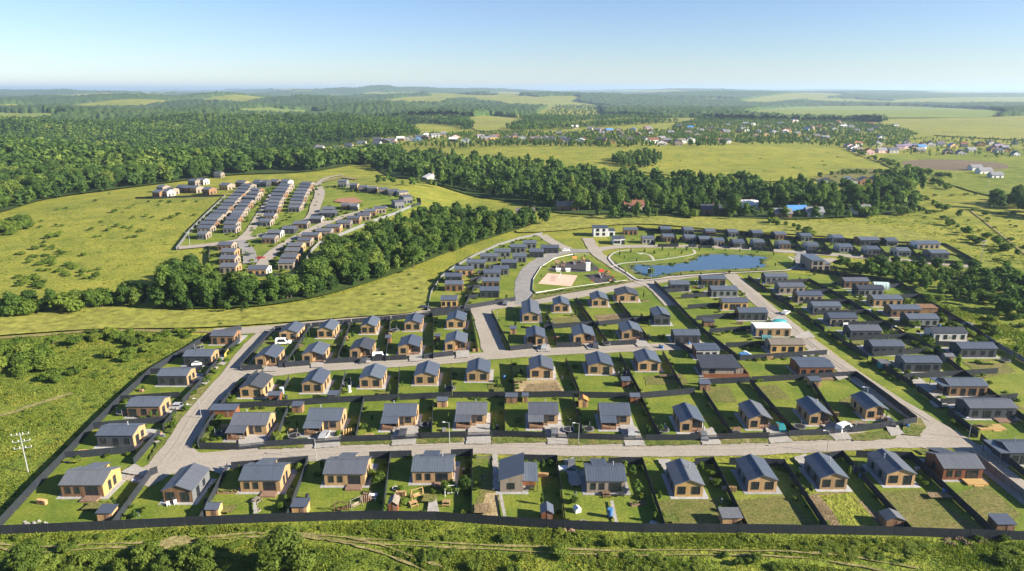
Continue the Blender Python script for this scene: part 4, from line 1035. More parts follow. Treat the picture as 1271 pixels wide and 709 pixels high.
fences([[(248,558),(296,559)],[(330,556),(389,552)],[(423,550),(485,548)],[(517,546),(577,544)],[(611,543),(676,545)],[(706,546),(774,548)],[(803,548),(868,548)],[(891,547),(953,545)],[(980,543),(1034,540)],[(1058,537),(1104,531)],[(1120,529),(1137,526)]], 'fences along the front road', 'from left above the front road')
fences([[(276,508),(345,505)],[(346,505),(420,500)],[(421,500),(494,497)],[(495,497),(561,494)],[(562,494),(636,494)],[(637,494),(719,493)],[(720,494),(795,495)],[(796,495),(862,489)],[(867,478),(931,475)],[(932,475),(1003,471)]], 'fences between the two rows of the middle block', 'from the left along the back of the porch row')
fences([[(345,504),(359,473)],[(420,499),(429,467)],[(494,496),(496,462)],[(561,493),(560,457)],[(639,491),(635,453)],[(719,491),(702,450)],[(795,493),(769,444)],[(848,488),(822,441)]], 'fences between the gardens below the middle road', 'from left between gardens below the middle road')
fences([[(342,552),(359,508)],[(442,547),(452,499)],[(536,544),(538,497)],[(627,542),(626,495)],[(723,545),(711,496)],[(819,547),(794,496)],[(909,545),(872,488)],[(986,541),(931,477)],[(1045,537),(1003,472)]], 'fences between the porch row plots', 'from the left between the porch row plots')
fence([(1003,471),(1062,468),(1100,496),(1137,525)], 'dark sheet fence round the corner plot by the long right road')
fences([[(610,390),(633,436)],[(692,430),(678,389)],[(754,429),(715,374)],[(805,425),(768,378)],[(675,409),(743,404)],[(743,405),(822,396)],[(633,436),(662,433)],[(690,432),(722,431)],[(748,430),(790,428)],[(838,428),(858,440)]], 'fences in the block below the playground', 'from left below the playground')
fence([(812,353),(834,374),(856,398),(880,420),(915,447)], 'long dark sheet fence running diagonally behind the plots of the long road')
fences([[(845,371),(885,368)],[(853,384),(896,381)],[(864,398),(915,394)],[(880,414),(936,410)],[(900,432),(955,429)],[(918,448),(1026,441)],[(824,364),(850,362)]], 'fences between the plots left of the long road', 'from the pond between plots left of the long road')
fences([[(928,346),(952,364)],[(956,367),(985,386)],[(989,389),(1023,413)],[(1027,416),(1077,447)],[(1081,450),(1132,481)],[(1138,485),(1168,508)],[(1176,514),(1213,544)],[(1216,547),(1275,596)]], 'fences along the right side of the long road', 'from the pond along the long road')
fence([(1005,338),(1060,345),(1111,351),(1138,368),(1167,387),(1197,405),(1222,421)], 'dark sheet perimeter fence beside the green thicket')
fence([(1222,421),(1238,432),(1290,462)], 'perimeter fence at the right edge of the estate, sunlight painted pale grey', mat='fencepalelit')  # lit stretch of the same perimeter fence, its sunlight painted as a paler sheet
fence([(1003,350),(1043,371),(1094,402),(1125,420),(1159,438),(1190,462),(1240,500),(1290,540)], 'dark sheet fence running diagonally between the two right house rows')
fences([[(958,353),(1003,351)],[(977,365),(1033,364)],[(996,377),(1058,377)],[(1012,391),(1078,390)],[(1034,406),(1100,404)],[(1058,423),(1128,420)],[(1084,443),(1160,438)],[(1122,471),(1238,464)],[(1166,503),(1262,496)]], 'fences between the plots right of the long road', 'from the pond between plots right of the long road')
fences([[(1062,360),(1118,357)],[(1082,372),(1140,370)],[(1104,384),(1165,384)],[(1120,397),(1188,400)],[(1142,410),(1215,416)],[(1160,430),(1240,432)]], 'fences between the outermost right plots', 'from the pond between the outermost right plots')
# pond rows
fence([(790,284),(802,287),(900,290),(990,298),(1093,303),(1173,306),(1216,330)], 'dark sheet fence behind the houses of the pond row')
fences([[(813,305),(811,288)],[(842,306),(836,289)],[(864,306),(860,290)],[(884,308),(878,290)],[(906,309),(899,291)],[(930,310),(922,292)],[(960,311),(951,295)],[(996,313),(984,298)],[(1032,316),(1018,300)],[(1068,319),(1052,302)],[(1103,322),(1085,303)],[(1142,325),(1125,305)]], 'fences between the pond row plots', 'from the left between the pond row plots')
fences([[(814,297),(835,297)],[(843,298),(860,299)],[(866,299),(880,300)],[(886,301),(902,302)],[(909,303),(925,304)],[(932,304),(955,306)],[(964,307),(990,309)],[(1000,309),(1024,311)],[(1036,311),(1060,314)],[(1070,314),(1094,316)],[(1105,316),(1134,318)]], 'fences across the pond row', 'from the left across the middle of the pond row')
fences([[(816,307),(842,307)],[(866,309),(884,309)],[(932,311),(960,313)],[(1000,315),(1030,317)],[(1071,320),(1101,323)],[(1146,326),(1214,330)]], 'fences in front of the pond row', 'from left in front of the pond row')
fence([(1034,333),(1044,349),(1050,352)], 'dark sheet fence right of the grey clubhouse')
# crescent
fence([(531,386),(535,365),(548,345),(565,332),(590,318),(619,305),(645,297),(673,291)], 'curved fence round the outer side of the crescent, sunlight painted pale', mat='fencepalelit', h=1.3)  # sunlight on this fence is put into the paler sheet colour
fences([[(534,388),(568,386),(640,374)],[(576,386),(592,352),(612,336)],[(577,372),(594,370)],[(580,360),(597,358)],[(584,350),(600,347)],[(592,341),(611,338)],[(606,334),(621,331)]], 'fences in the crescent', 'from the front in the crescent')
# second estate
fence([(219,311),(228,299),(235,289),(258,266),(280,245)], 'pale fence along the left edge of the hillside estate', mat='fencepalelit')
fence([(262,341),(259,322),(261,307)], 'dark fence left of the orange houses at the hillside corner')
fence([(376,340),(380,325),(385,315),(396,304),(409,299),(440,286),(467,275),(490,267),(510,258)], 'pale fence curving between the hillside estate and the wood', mat='fencepalelit')
fence([(510,258),(523,254),(521,246)], 'dark fence at the right tip of the hillside estate')
fence([(168,247),(190,247),(235,245),(278,244)], 'dark fence below the pale houses at the forest edge', h=1.4)
fence([(262,343),(300,345),(376,341)], 'low fence along the front edge of the hillside estate', h=1.3)
# white kerb rail round the playground
fence([(779,349.5),(740,354),(700,359.5),(665,365),(661,361),(662,348),(671,333),(688,322),(713,316.5),(730,317)], 'low white rail curving round the playground', h=.7, mat='whitepaint', name='railing_fence', pp=False)

# ------------------------------------------------------------------ sheds
def shed(x, y, label, w=2.4, d=2.0, wall='orange', roof='roof', h=2.0, rz=0, kind='gable', group=None):
    p = P(x, y); r = thing('garden_shed', label, 'shed', p, rz, group)
    a = MB(); b = MB()
    if kind == 'gable':
        gwall(a, -w/2, w/2, 0, d, h, h+.55, 'x'); gable(b, -w/2, w/2, 0, d, h, h+.55, 'x', ov=.2, t=.07)
    elif kind == 'front':
        gwall(a, -w/2, w/2, 0, d, h, h+.7, 'y'); gable(b, -w/2, w/2, 0, d, h, h+.7, 'y', ov=.2, t=.07)
    else:
        gwall(a, -w/2, w/2, 0, d, h, h+.01, 'x'); b.slab([(-w/2-.2,-.25,h+.1),(w/2+.2,-.25,h+.1),(w/2+.2,d+.2,h+.4),(-w/2-.2,d+.2,h+.4)], .08)
    a.obj('wall', [M[wall], M[wall]], r); b.obj('roof', M[roof], r)
    c = MB(); c.box(-.4, -.05, .1, .4, -.005, 1.8); c.obj('door', M['deckwood'], r, (w*.18, 0, 0))
    return r
SG = 'garden sheds'
for x, y, lab, kw in [(131,648,'brown plank shed in the bottom left corner garden',dict(w=2.9,d=2.2,kind='lean')),(264,643,'orange plank shed against the second garden fence of the front row',dict(w=2.4,d=2.2)),
    (372,640,'small orange shed under a grey roof, bottom left of the third lawn from the left',dict(w=2.9,d=2.2,kind='lean')),(488,637,'dark red-brown playhouse shed by the long fence',dict(w=1.8,d=2.4,wall='red',roof='roofrust',kind='front')),
    (679,648,'red shed with a steep dark gable roof by the long bottom fence',dict(w=2.2,d=2.6,wall='red',kind='front')),(908,654,'wide orange shed with a grey roof below a gable house',dict(w=3.6,d=2.6,kind='lean',roof='roof2')),
    (1110,657,'plank shed with a pale sloping roof at the end of a brown plot',dict(w=3.4,d=2.6,wall='brown',roof='roof2',kind='front')),(1247,662,'brown shed in the bottom right corner garden',dict(w=3.4,d=2.6,wall='brown',kind='lean')),
    (341,499,'red-brown shed with a grey roof in the first garden below the middle road',dict(w=2.9,d=2.3,wall='red')),(413,499,'small grey flat shed in the second garden below the middle road',dict(w=2.4,d=2,wall='greywood',kind='lean')),
    (369,513,'brown shed behind the second porch house',dict(w=2.6,d=2,wall='brown',kind='lean')),(277,518,'long brown shelter behind the first porch house',dict(w=6.5,d=2.6,wall='red',kind='lean')),
    (549,506,'open orange shelter behind the third porch house',dict(w=2.6,d=2.2,wall='orange')),(635,501,'brown pavilion with a grey pyramid roof behind the fourth porch house',dict(w=3,d=2.4,wall='brown')),(652,500,'small yellow cabin behind the fifth porch house',dict(w=1.4,d=1.3,wall='yellow',kind='lean',h=1.9)),
    (724,506,'yellow wooden play tower house behind the sixth porch house',dict(w=2.4,d=2,wall='yellow',roof='orangepaint',kind='front')),(788,501,'red pavilion with a peaked grey roof at the fence corner',dict(w=2.4,d=2.2,wall='red')),(777,481,'small red-brown shed right of the seventh garden',dict(w=2.2,d=2,wall='red',kind='lean')),
    (875,485,'small brown shed behind the big dark roof building',dict(w=2.8,d=2.2,wall='brown',kind='lean')),(880,406,'dark brown shed at the diagonal fence',dict(w=3.6,d=2.8,wall='brown',roof='roofdark',kind='lean')),(1012,481,'orange lean shed behind the red-brown low house',dict(w=3,d=2.2,kind='lean',wall='orange')),
    (637,415,'small orange shed beside the long orange house',dict(w=2,d=1.8,wall='orange',kind='lean')),(1098,459,'pale blue shed by the long road',dict(w=2.6,d=2.2,wall='tarpteal',roof='roof2',kind='lean')),(1178,450,'grey shed beside the pale front house at right',dict(w=2.6,d=2.4,wall='grey',roof='roof2')),
    (1153,389,'wooden gazebo with a flat brown roof at the perimeter',dict(w=6,d=4,wall='brown',roof='brown',kind='lean')),(482,426,'red plank shed behind the fourth gable house',dict(w=1.6,d=1.6,wall='red')),(543,424,'red plank shed by the fifth gable house',dict(w=1.6,d=1.6,wall='red'))]:
    shed(x, y, lab, group=SG, **kw)

# ------------------------------------------------------------------ cars
def car(x, y, rz, label, paint='whitepaint', van=False):
    p = P(x, y); r = thing('parked_car', label, 'car', (p[0], p[1], p[2]+.03), rz)
    L, Wd = (4.9, 1.95) if van else (4.3, 1.78); b = MB()
    prof = [(-L/2,.35),(L/2,.35),(L/2,.75),(L/2-.15,.92),(L*.24,1.0)]+([(L*.30,1.05),(L*.16,1.95),(-L/2+.1,2.0)] if van else [(L*.08,1.46),(-L*.26,1.48),(-L*.44,1.02)])+[(-L/2,.9)]
    n = len(prof); hw = Wd/2
    for s in (-1, 1):
        q = [(px, s*(hw if pz < 1.05 else hw-.18), pz) for px, pz in prof]
        b.face(q if s < 0 else q[::-1])
    for i in range(n):
        a, c = prof[i], prof[(i+1) % n]; wa = hw if a[1] < 1.05 else hw-.18; wc = hw if c[1] < 1.05 else hw-.18
        b.face([(a[0],-wa,a[1]),(a[0],wa,a[1]),(c[0],wc,c[1]),(c[0],-wc,c[1])])
    b.obj('body', M[paint], r)
    zt = 1.9 if van else 1.42
    for s in (-1, 1):
        g = MB(); pts = [(L*.2,s*(hw-.01),1.06),(L*.09,s*(hw-.15),zt-.02),(-L*.26,s*(hw-.15),zt-.02),(-L*.40,s*(hw-.01),1.06)]
        g.face([(a, bb+s*.02, c) for a, bb, c in (pts if s > 0 else pts[::-1])]); g.obj('side_window', M['glass'], r)
    g = MB(); x1, z1, x2, z2 = (L*.30,1.05,L*.16,1.95) if van else (L*.24,1.0,L*.08,1.46)
    g.face([(x1+.02,-hw+.16,z1+.05),(x1+.02,hw-.16,z1+.05),(x2+.04,hw-.26,z2-.03),(x2+.04,-hw+.26,z2-.03)]); g.obj('windscreen', M['glass'], r)
    for sx in (-1, 1):
        for s in (-1, 1):
            w = MB(); w.cyl((0,-.11,0), (0,.11,0), .32, .32, 12); wo_ = w.obj('wheel', M['tyre'], r, (sx*L*.31, s*(hw-.1), .33))
            q = MB(); q.cyl((0,s*.1,0), (0,s*.13,0), .18, .18, 8); q.obj('rim', M['wire'], wo_)
    for s in (-1, 1):
        q = MB(); q.box(L/2-.01, s*hw*.7-.16, .66, L/2+.03, s*hw*.7+.16, .8); q.obj('headlight', M['wire'], r)
    return r
car(352,427,0.1,'white van parked beside the first gable house under the back road','whitepaint',True)
car(472,445,0.2,'white car on the drive above the middle road','whitepaint',True)
car(527,384,0.1,'dark parked car at the roadside below the crescent','roofdark')
car(248,453,0.3,'white car beside a dark clad house of the left column','whitepaint')
car(969,533,1.4,'dark green car on a drive of the front road','tarpteal')
car(1048,534,0.5,'white covered van beside the gable house near the corner','whitepaint',True)
car(324,322,0.1,'red car by the hillside estate road','redpaint')
car(309,318,1.5,'dark car on the hillside estate street','roofdark')
car(1200,405,0.2,'grey car beside the right perimeter fence','roof2')
car(975,390,0.8,'white car by the teal tarpaulin at the long road','whitepaint')
car(628,378,1.3,'grey car at the crescent','roof2')
car(995,331,1.5,'dark car on the asphalt parking lot','roofdark')
car(702,312,0.3,'white car on the ring road by the playground','whitepaint')
car(1010,322,0.0,'red car on the road behind the pond','redpaint')
car(860,307,0.0,'dark car on the road behind the pond','roofdark')

# ------------------------------------------------------------------ poles
def lamp(x, y, label, h=5.5):
    p = P(x, y); r = thing('street_lamp', label, 'street lamp', p, 0, 'street lamps')
    a = MB(); a.cyl((0,0,-.2), (0,0,h), .075, .05, 8); a.obj('pole', M['wire'], r)
    b = MB(); b.bar((0,0,h-.05), (-1.1,0,h+.15), .06); b.obj('arm', M['wire'], r)
    c = MB(); c.box(-1.5,-.14,h+.08,-.9,.14,h+.2); c.obj('lamp_head', M['whitepaint'], r)
for x, y, l in [(558,551,'grey street lamp in the verge between two drives of the front road'),(393,572,'thin street lamp behind the gable of the third front row house'),(718,552,'street lamp on the verge left of the seventh drive'),(1026,562,'street lamp behind the tenth front row house'),(1074,505,'street lamp beside the fence of the corner plot'),(1202,545,'street lamp right of the corner junction'),(617,404,'street lamp by the cross road fence'),(250,520,'street lamp on the left road verge'),(808,349,'street lamp at the pond junction')]:
    lamp(x, y, l)
def pole(x, y, h, label, arms=2, insul=True, lean=0, name='power_pole'):
    p = P(x, y); r = thing(name, label, 'power pole', p, 0)
    a = MB(); a.cyl((0,0,-.3), (lean,0,h), .12, .08, 8); a.obj('pole', M['wire'], r)
    for i in range(arms):
        z = h-.5-1.6*i; w = 1.5
        b = MB(); b.bar((-w+lean,-.5,z), (w+lean,.5,z), .08); c = b.obj('cross_arm', M['wire'], r)
        for u in ((-1,-.35,.35,1) if insul else (-1,1)):
            q = MB(); q.cyl((0,0,0), (0,0,.3), .07, .05, 8); q.cyl((0,0,.3), (0,0,.38), .09, .04, 8); q.obj('insulator', M['whitepaint'], c, (u*w+lean, u*.5, z+.06))
pole(35,586,9.5,'power pole with white insulators and a transformer in the left meadow',3)
pole(1216,332,13,'tall pale power pole at the right end of the pond row',2)
pole(1225,238,9,'power pole beside the white houses at the right edge',1)
pole(236,306,8,'pale pole at the left corner of the hillside estate',1)

# ------------------------------------------------------------------ pond and playground furniture
def at(x, y): return P(x, y)
def simple(name, label, cat, x, y, parts, rz=0, group=None):
    r = thing(name, label, cat, P(x, y), rz, group)
    for pn, fn, mt in parts:
        m = MB(); fn(m); m.obj(pn, M[mt], r)
    return r
def tower(m, x, y, h):
    for sx in (-.8, .8):
        for sy in (-.8, .8): m.bar((x+sx,y+sy,0), (x+sx,y+sy,h), .14)
def play(x, y, label, roof='redpaint', s=1):
    simple('play_tower', label, 'playground', x, y, [
        ('frame', lambda m: (tower(m, -2*s, 0, 3.0), tower(m, 2*s, .5, 2.4)), 'orange'),
        ('platform', lambda m: (m.box(-2*s-.8,-.8,1.2,-2*s+.8,.8,1.32), m.box(2*s-.8,-.3,1.2,2*s+.8,1.3,1.32), m.box(-2*s+.82,-.2,1.22,2*s-.82,.5,1.3)), 'deckwood'),
        ('roof', lambda m: (gable(m, -2*s-.9, -2*s+.9, -.9, .9, 3.0, 3.9, 'x', ov=.15, t=.08), gable(m, 2*s-.9, 2*s+.9, -.4, 1.4, 2.4, 3.2, 'y', ov=.15, t=.08)), roof),
        ('slide', lambda m: (m.slab([(-2*s-.35,-3.6,.2),(-2*s+.35,-3.6,.2),(-2*s+.35,-.85,1.3),(-2*s-.35,-.85,1.3)], .08), m.bar((-2*s-.4,-3.6,.35),(-2*s-.4,-.85,1.5),.08,.25), m.bar((-2*s+.4,-3.6,.35),(-2*s+.4,-.85,1.5),.08,.25)), 'wire')])
play(718,328,'wooden play tower with red roofs on the rear dark play surface','orangepaint')
play(695,333,'small wooden play frame on the left of the dark play surface','deckwood',.7)
play(750,345,'red-roofed play tower on the front dark play surface','redpaint',.7)
for i, (x, y, l) in enumerate([(693,339,'left of the two pale play huts by the sand court'),(705,339,'right of the two pale play huts by the sand court'),(730,338,'tall pale box at the edge of the play surface')]):
    simple('play_hut', l, 'play hut', x, y, [('wall', lambda m, i=i: gwall(m, -1, 1, 0, 1.6, 1.6 if i < 2 else 4.2, 2.1 if i < 2 else 4.3, 'x'), 'white'), ('roof', lambda m, i=i: gable(m, -1, 1, 0, 1.6, 1.6 if i < 2 else 4.2, 2.1 if i < 2 else 4.3, 'x', ov=.15, t=.07), 'roofwhite')])
simple('volleyball_net', 'volleyball net across the middle of the sand court', 'net', 695, 348, [('post', lambda m: m.cyl((0,-4.5,0),(0,-4.5,2.5),.06,.06,6), 'wire'), ('post', lambda m: m.cyl((0,4.5,0),(0,4.5,2.5),.06,.06,6), 'wire'), ('net', lambda m: [m.bar((0,-4.45,z),(0,4.45,z),.03) for z in (1.5,1.7,1.9,2.1,2.3,2.45)]+[m.bar((0,-4.4+.55*k,1.5),(0,-4.4+.55*k,2.45),.02) for k in range(17)], 'whitepaint')], -.15)
for i, (x, y) in enumerate([(735,350),(757,350),(744,342),(761,346)]):
    simple('spring_rider', 'small play rider on the front dark play surface, %s from the left' % ORD[[0,2,1,3][i]], 'spring rider', x, y, [('spring', lambda m: m.cyl((0,0,0),(0,0,.5),.16,.16,8), 'wire'), ('body', lambda m: (m.box(-.6,-.15,.5,.6,.15,.95), m.box(.35,-.12,.95,.6,.12,1.3)), ['redpaint','orangepaint','whitepaint','redpaint'][i])], i)
def bench(x, y, label, rz=0, mt='deckwood'):
    simple('park_bench', label, 'bench', x, y, [('seat', lambda m: m.box(-.9,0,.42,.9,.45,.5), mt), ('backrest', lambda m: m.box(-.9,.46,.55,.9,.52,.95), mt), ('leg', lambda m: m.box(-.8,.02,0,-.7,.42,.42), 'trim'), ('leg', lambda m: m.box(.7,.02,0,.8,.42,.42), 'trim')], rz)
bench(796,317,'white bench on the round lawn beside the pond',0,'whitepaint'); bench(806,322,'dark bench near the round lawn path'); bench(906,338.5,'dark bench on the path along the near bank of the pond')

# ------------------------------------------------------------------ things in the gardens
def stack(x, y, label, w=1.6, d=.9, h=1.0, mt='orange', name='woodpile'):
    def fn(m):
        g = random.Random(int(x)); k = 5
        for j in range(4):
            for i in range(k): m.cyl((-w/2+w*(i+.5)/k,0,h*(j+.5)/4), (-w/2+w*(i+.5)/k,d,h*(j+.5)/4), h/8*g.uniform(.85,1), h/8, 7)
    return simple(name, label, 'woodpile', x, y, [('logs', fn, mt)], .2)
def swing(x, y, label, mt='orange', rz=0):
    simple('garden_swing', label, 'swing', x, y, [('frame', lambda m: (m.bar((-1.3,-.6,0),(-1.2,0,2.1),.1), m.bar((-1.3,.6,0),(-1.2,0,2.1),.1), m.bar((1.3,-.6,0),(1.2,0,2.1),.1), m.bar((1.3,.6,0),(1.2,0,2.1),.1), m.bar((-1.2,0,2.12),(1.2,0,2.12),.1)), mt),
        ('seat', lambda m: (m.box(-.8,-.25,.5,.8,.25,.58), m.box(-.8,.2,.6,.8,.26,1.0)), mt), ('rope', lambda m: (m.bar((-.7,0,.58),(-.7,0,2.08),.03), m.bar((.7,0,.58),(.7,0,2.08),.03)), 'trim')], rz)
def seatset(x, y, label, mt='orange', rz=0):
    simple('garden_table', label, 'table', x, y, [('table_top', lambda m: m.box(-.8,-.45,.7,.8,.45,.77), mt), ('leg', lambda m: m.box(-.7,-.35,0,-.6,.35,.7), mt), ('leg', lambda m: m.box(.6,-.35,0,.7,.35,.7), mt), ('seat', lambda m: (m.box(-.8,-1.0,.4,.8,-.7,.46), m.box(-.75,-.98,0,-.65,-.72,.4), m.box(.65,-.98,0,.75,-.72,.4)), mt), ('seat', lambda m: (m.box(-.8,.7,.4,.8,1.0,.46), m.box(-.75,.72,0,-.65,.98,.4), m.box(.65,.72,0,.75,.98,.4)), mt)], rz)
def ring(x, y, label, r=.8, mt='stone', inner='sand', h=.3):
    def fn(m):
        k = 14
        for i in range(k):
            a, b = 2*math.pi*i/k, 2*math.pi*(i+1)/k
            m.slab([(r*math.cos(a),r*math.sin(a),h),(r*math.cos(b),r*math.sin(b),h),(r*.75*math.cos(b),r*.75*math.sin(b),h),(r*.75*math.cos(a),r*.75*math.sin(a),h)][::1], h)
    simple('sandpit_ring', label, 'sandpit', x, y, [('rim', fn, mt), ('filling', lambda m: m.cyl((0,0,0),(0,0,h*.55),r*.76,r*.74,14), inner)])
def rocks(x, y, label, n=9, s=.35, spread=1.6, mt='stone'):
    def fn(m):
        g = random.Random(int(x*3+y))
        for i in range(n): m.blob((g.uniform(-spread,spread),g.uniform(-.5,.5)*spread*.5,s*.3), (s*g.uniform(.6,1.3),s*g.uniform(.6,1.2),s*g.uniform(.5,.9)), i+int(x))
    m = MB(); fn(m); tag(m.obj('rock_pile', M[mt], None, P(x, y)), label, 'rocks')
rocks(45,650,'pile of pale stones at the bottom left corner fence',14,.35,2.6); rocks(84,573,'white stone heap with a garden seat behind the first front lawn',6,.4,1.0,'whitepaint')
rocks(169,597,'pale rocks beside the drive of the first front row house',7,.4,.9,'whitepaint'); rocks(703,660,'brown earth heap in the grass outside the long fence',10,.5,1.4,'deckwood'); rocks(1198,672,'dark heap of cuttings outside the long fence at the right',22,.45,4.5,'barkm')
rocks(812,398,'scattered pale boards and rubble on the dug plot',12,.5,3,'whitepaint'); rocks(1086,657,'pale rubble in the corner by the sloping roof shed',6,.35,1,'whitepaint'); rocks(740,492,'flat pale stone ring on the seventh back lawn',8,.4,1.3)
for x, y, l, mt in [(209,628,'white plastic chairs at the second front row house','whitepaint'),(218,626,'white lounger at the second front row house','whitepaint'),(581,640,'orange toy by the fence','redpaint')]:
    simple('garden_chair', l, 'chair', x, y, [('seat', lambda m: m.box(-.3,-.28,.35,.3,.28,.42), mt), ('backrest', lambda m: m.box(-.3,.24,.44,.3,.3,.9), mt), ('leg', lambda m: (m.box(-.28,-.25,0,-.22,.25,.35), m.box(.22,-.25,0,.28,.25,.35)), mt)], .6)
swing(424,635,'dark timber swing frame on the fourth front lawn','brown'); swing(442,630,'white A-frame swing on the fourth front lawn','greywood',.8)
stack(455,624,'stack of cut logs beside the fourth front lawn',2.0,1.0,1.2,'deckwood'); seatset(463,618,'pale round picnic set in the corner of the fourth garden','white'); seatset(513,627,'orange picnic table in the play garden','orange',.5); seatset(554,626,'orange garden table beside the gravel path','orange')
swing(518,618,'orange garden swing in the play garden','orange',.5); swing(560,614,'white canopy swing below the fifth front row house','whitepaint',.2); ring(491,607,'white tyre ring in the play garden',.7,'whitepaint','brick'); ring(492,616,'second white tyre ring in the play garden nearer the fence',.6,'whitepaint','brick')
ring(724,650,'round pale sandpit in the seventh front garden',1.0,'greywood','stone'); ring(812,651,'pale oval basin by the right fence of the seventh front garden',.9,'film','white')
simple('kennel', 'white kennel on the seventh front lawn', 'kennel', 718, 637, [('wall', lambda m: gwall(m, -.6, .6, 0, 1.1, .8, 1.2, 'y'), 'white'), ('roof', lambda m: gable(m, -.6, .6, 0, 1.1, .8, 1.2, 'y', ov=.12, t=.05), 'roofwhite')], .4)
simple('water_tank', 'bright blue water tank on a stand on the seventh front lawn', 'tank', 757, 642, [('tank', lambda m: m.cyl((0,0,.5),(0,0,1.9),.55,.55,14), 'bluebright'), ('stand', lambda m: (m.box(-.55,-.55,0,.55,.55,.12), m.box(-.4,-.4,.12,.4,.4,.5)), 'trim')])
seatset(752,615,'terrace table of the pale grey house','brown',.1); bench(770,617,'dark lounge bench on the terrace of the pale grey house',.1,'trim')
simple('stacked_boards', 'stack of pale boards on the plot beside the grey pitched house', 'boards', 701, 583, [('boards', lambda m: [m.box(-1.6,-.6+i*.3,.0,1.6,-.35+i*.3,.5) for i in range(5)]+[m.box(-1.5,-.65,.52,1.5,.8,.6)], 'whitepaint')], .05)
simple('wood_pergola', 'small timber pergola on the garden strip left of the grey pitched house', 'pergola', 600, 577, [('post', lambda m: m.box(-1.3,-.05,0,-1.2,.05,1.8), 'greywood'), ('post', lambda m: m.box(1.2,-.05,0,1.3,.05,1.8), 'greywood'), ('beam', lambda m: (m.box(-1.6,-.5,1.81,1.6,-.4,1.95), m.box(-1.6,.4,1.81,1.6,.5,1.95), m.box(-1.25,-.38,1.81,-1.15,.38,1.93), m.box(1.15,-.38,1.81,1.25,.38,1.93)), 'greywood')])
stack(433,541,'pile of split logs beside the second porch house',3.0,1.4,1.3,'yellow'); seatset(318,623,'pale garden table on the third front lawn','greywood',1.2); ring(320,634,'pale sandpit ring on the third front lawn',.6,'greywood','stone'); rocks(312,645,'white stones by the third front lawn path',6,.3,.8,'whitepaint')
simple('wood_deck', 'pale timber deck beside the wide dark house at the right', 'deck', 1232, 531, [('deck', lambda m: m.box(-4,-1.5,0,2.5,1.2,.35), 'yellow'), ('step', lambda m: m.box(-1,-2,0,1,-1.52,.18), 'yellow')])
simple('wood_deck', 'pale timber platform below the red-brown front row house', 'deck', 1208, 598, [('deck', lambda m: m.box(-2.2,-1.6,0,2.2,1.0,.4), 'yellow'), ('step', lambda m: m.box(-1,-2,0,1,-1.62,.2), 'yellow')])
def greenhouse(x, y, label, r=1.5, L=4, rz=0, mt='film'):
    def fn(m):
        k = 8
        for i in range(k):
            a, b = math.pi*i/k, math.pi*(i+1)/k
            m.face([(r*math.cos(a),0,r*math.sin(a)*1.2),(r*math.cos(a),L,r*math.sin(a)*1.2),(r*math.cos(b),L,r*math.sin(b)*1.2),(r*math.cos(b),0,r*math.sin(b)*1.2)])
        for yy in (0, L): m.face([(r*math.cos(math.pi*i/k),yy,r*math.sin(math.pi*i/k)*1.2) for i in (range(k+1) if yy == 0 else range(k,-1,-1))])
    def ribs(m):
        for yy in np.linspace(0, L, 6):
            for i in range(8):
                a, b = math.pi*i/8, math.pi*(i+1)/8
                m.bar((r*1.02*math.cos(a),yy,r*1.22*math.sin(a)), (r*1.02*math.cos(b),yy,r*1.22*math.sin(b)), .05)
    simple('greenhouse', label, 'greenhouse', x, y, [('cover', fn, mt), ('frame', ribs, 'whitepaint')], rz)
greenhouse(932,446,'pale green arched greenhouse by the dark fence',1.3,3.4,.3); greenhouse(957,421,'teal arched greenhouse in front of the white-roofed house',1.1,3,1.4,'tarpteal'); greenhouse(1102,358,'round-topped greenhouse at the top of the right plots',2.2,6,1.4)
simple('tarpaulin_stack', 'teal tarpaulin over building materials at the long road', 'tarpaulin', 966, 402, [('cover', lambda m: m.blob((0,0,.5),(3.2,1.6,1.3),3,0,2,.12), 'tarpteal')], .3)
simple('tarpaulin_stack', 'blue covered crate beside the pale green greenhouse', 'tarpaulin', 923, 445, [('cover', lambda m: m.box(-1.3,-.8,0,1.3,.8,1.5), 'bluebright'), ('lid', lambda m: m.box(-1.4,-.9,1.51,1.4,.9,1.65), 'bluebright')])
simple('tarpaulin_stack', 'yellow sand heap with boards beside the brown right house', 'sand heap', 1112, 413, [('heap', lambda m: m.blob((0,0,.2),(2.6,1.4,1.2),5,0,2,.15), 'yellowpaint')])
for i, (x, y) in enumerate([(819,432),(822,433),(855,428)]):
    simple('water_barrel', 'blue barrel, %s from the left, beside the dark clad house above the middle road' % ORD[i], 'barrel', x, y, [('barrel', lambda m: (m.cyl((0,0,0),(0,0,.5),.34,.42,12), m.cyl((0,0,.5),(0,0,1.05),.42,.34,12)), 'bluebright'), ('lid', lambda m: m.cyl((0,0,1.05),(0,0,1.1),.36,.36,12), 'trim')])
for x, y, l in [(434,484,'white and blue water tank by the fence behind the first garden shed')]:
    simple('water_tank', l, 'tank', 350, 489, [('tank', lambda m: m.cyl((0,0,.2),(0,0,1.9),.6,.6,12), 'film'), ('stand', lambda m: m.box(-.7,-.7,0,.7,.7,.2), 'trim')])
simple('garden_statue', 'white upright tank on the lawn of the third garden below the middle road', 'tank', 434, 487, [('base', lambda m: m.box(-.4,-.4,0,.4,.4,.3), 'white'), ('body', lambda m: m.cyl((0,0,.3),(0,0,1.9),.42,.36,10), 'white')])
for x, y, l in [(1041,394,'white upright sheet leaning at the fourth house of the long road'),(1049,406,'white board leaning at the fifth house of the long road'),(1078,389,'white trailer box beside the orange plank house'),(1109,410,'white crate beside the yellow sand heap')]:
    simple('white_panel', l, 'panel', x, y, [('panel', lambda m: m.box(-.9,-.08,.1,.9,.08,1.6), 'whitepaint'), ('foot', lambda m: (m.box(-1,-.4,0,-.8,.4,.1), m.box(.8,-.4,0,1,.4,.1)), 'trim')], .1)

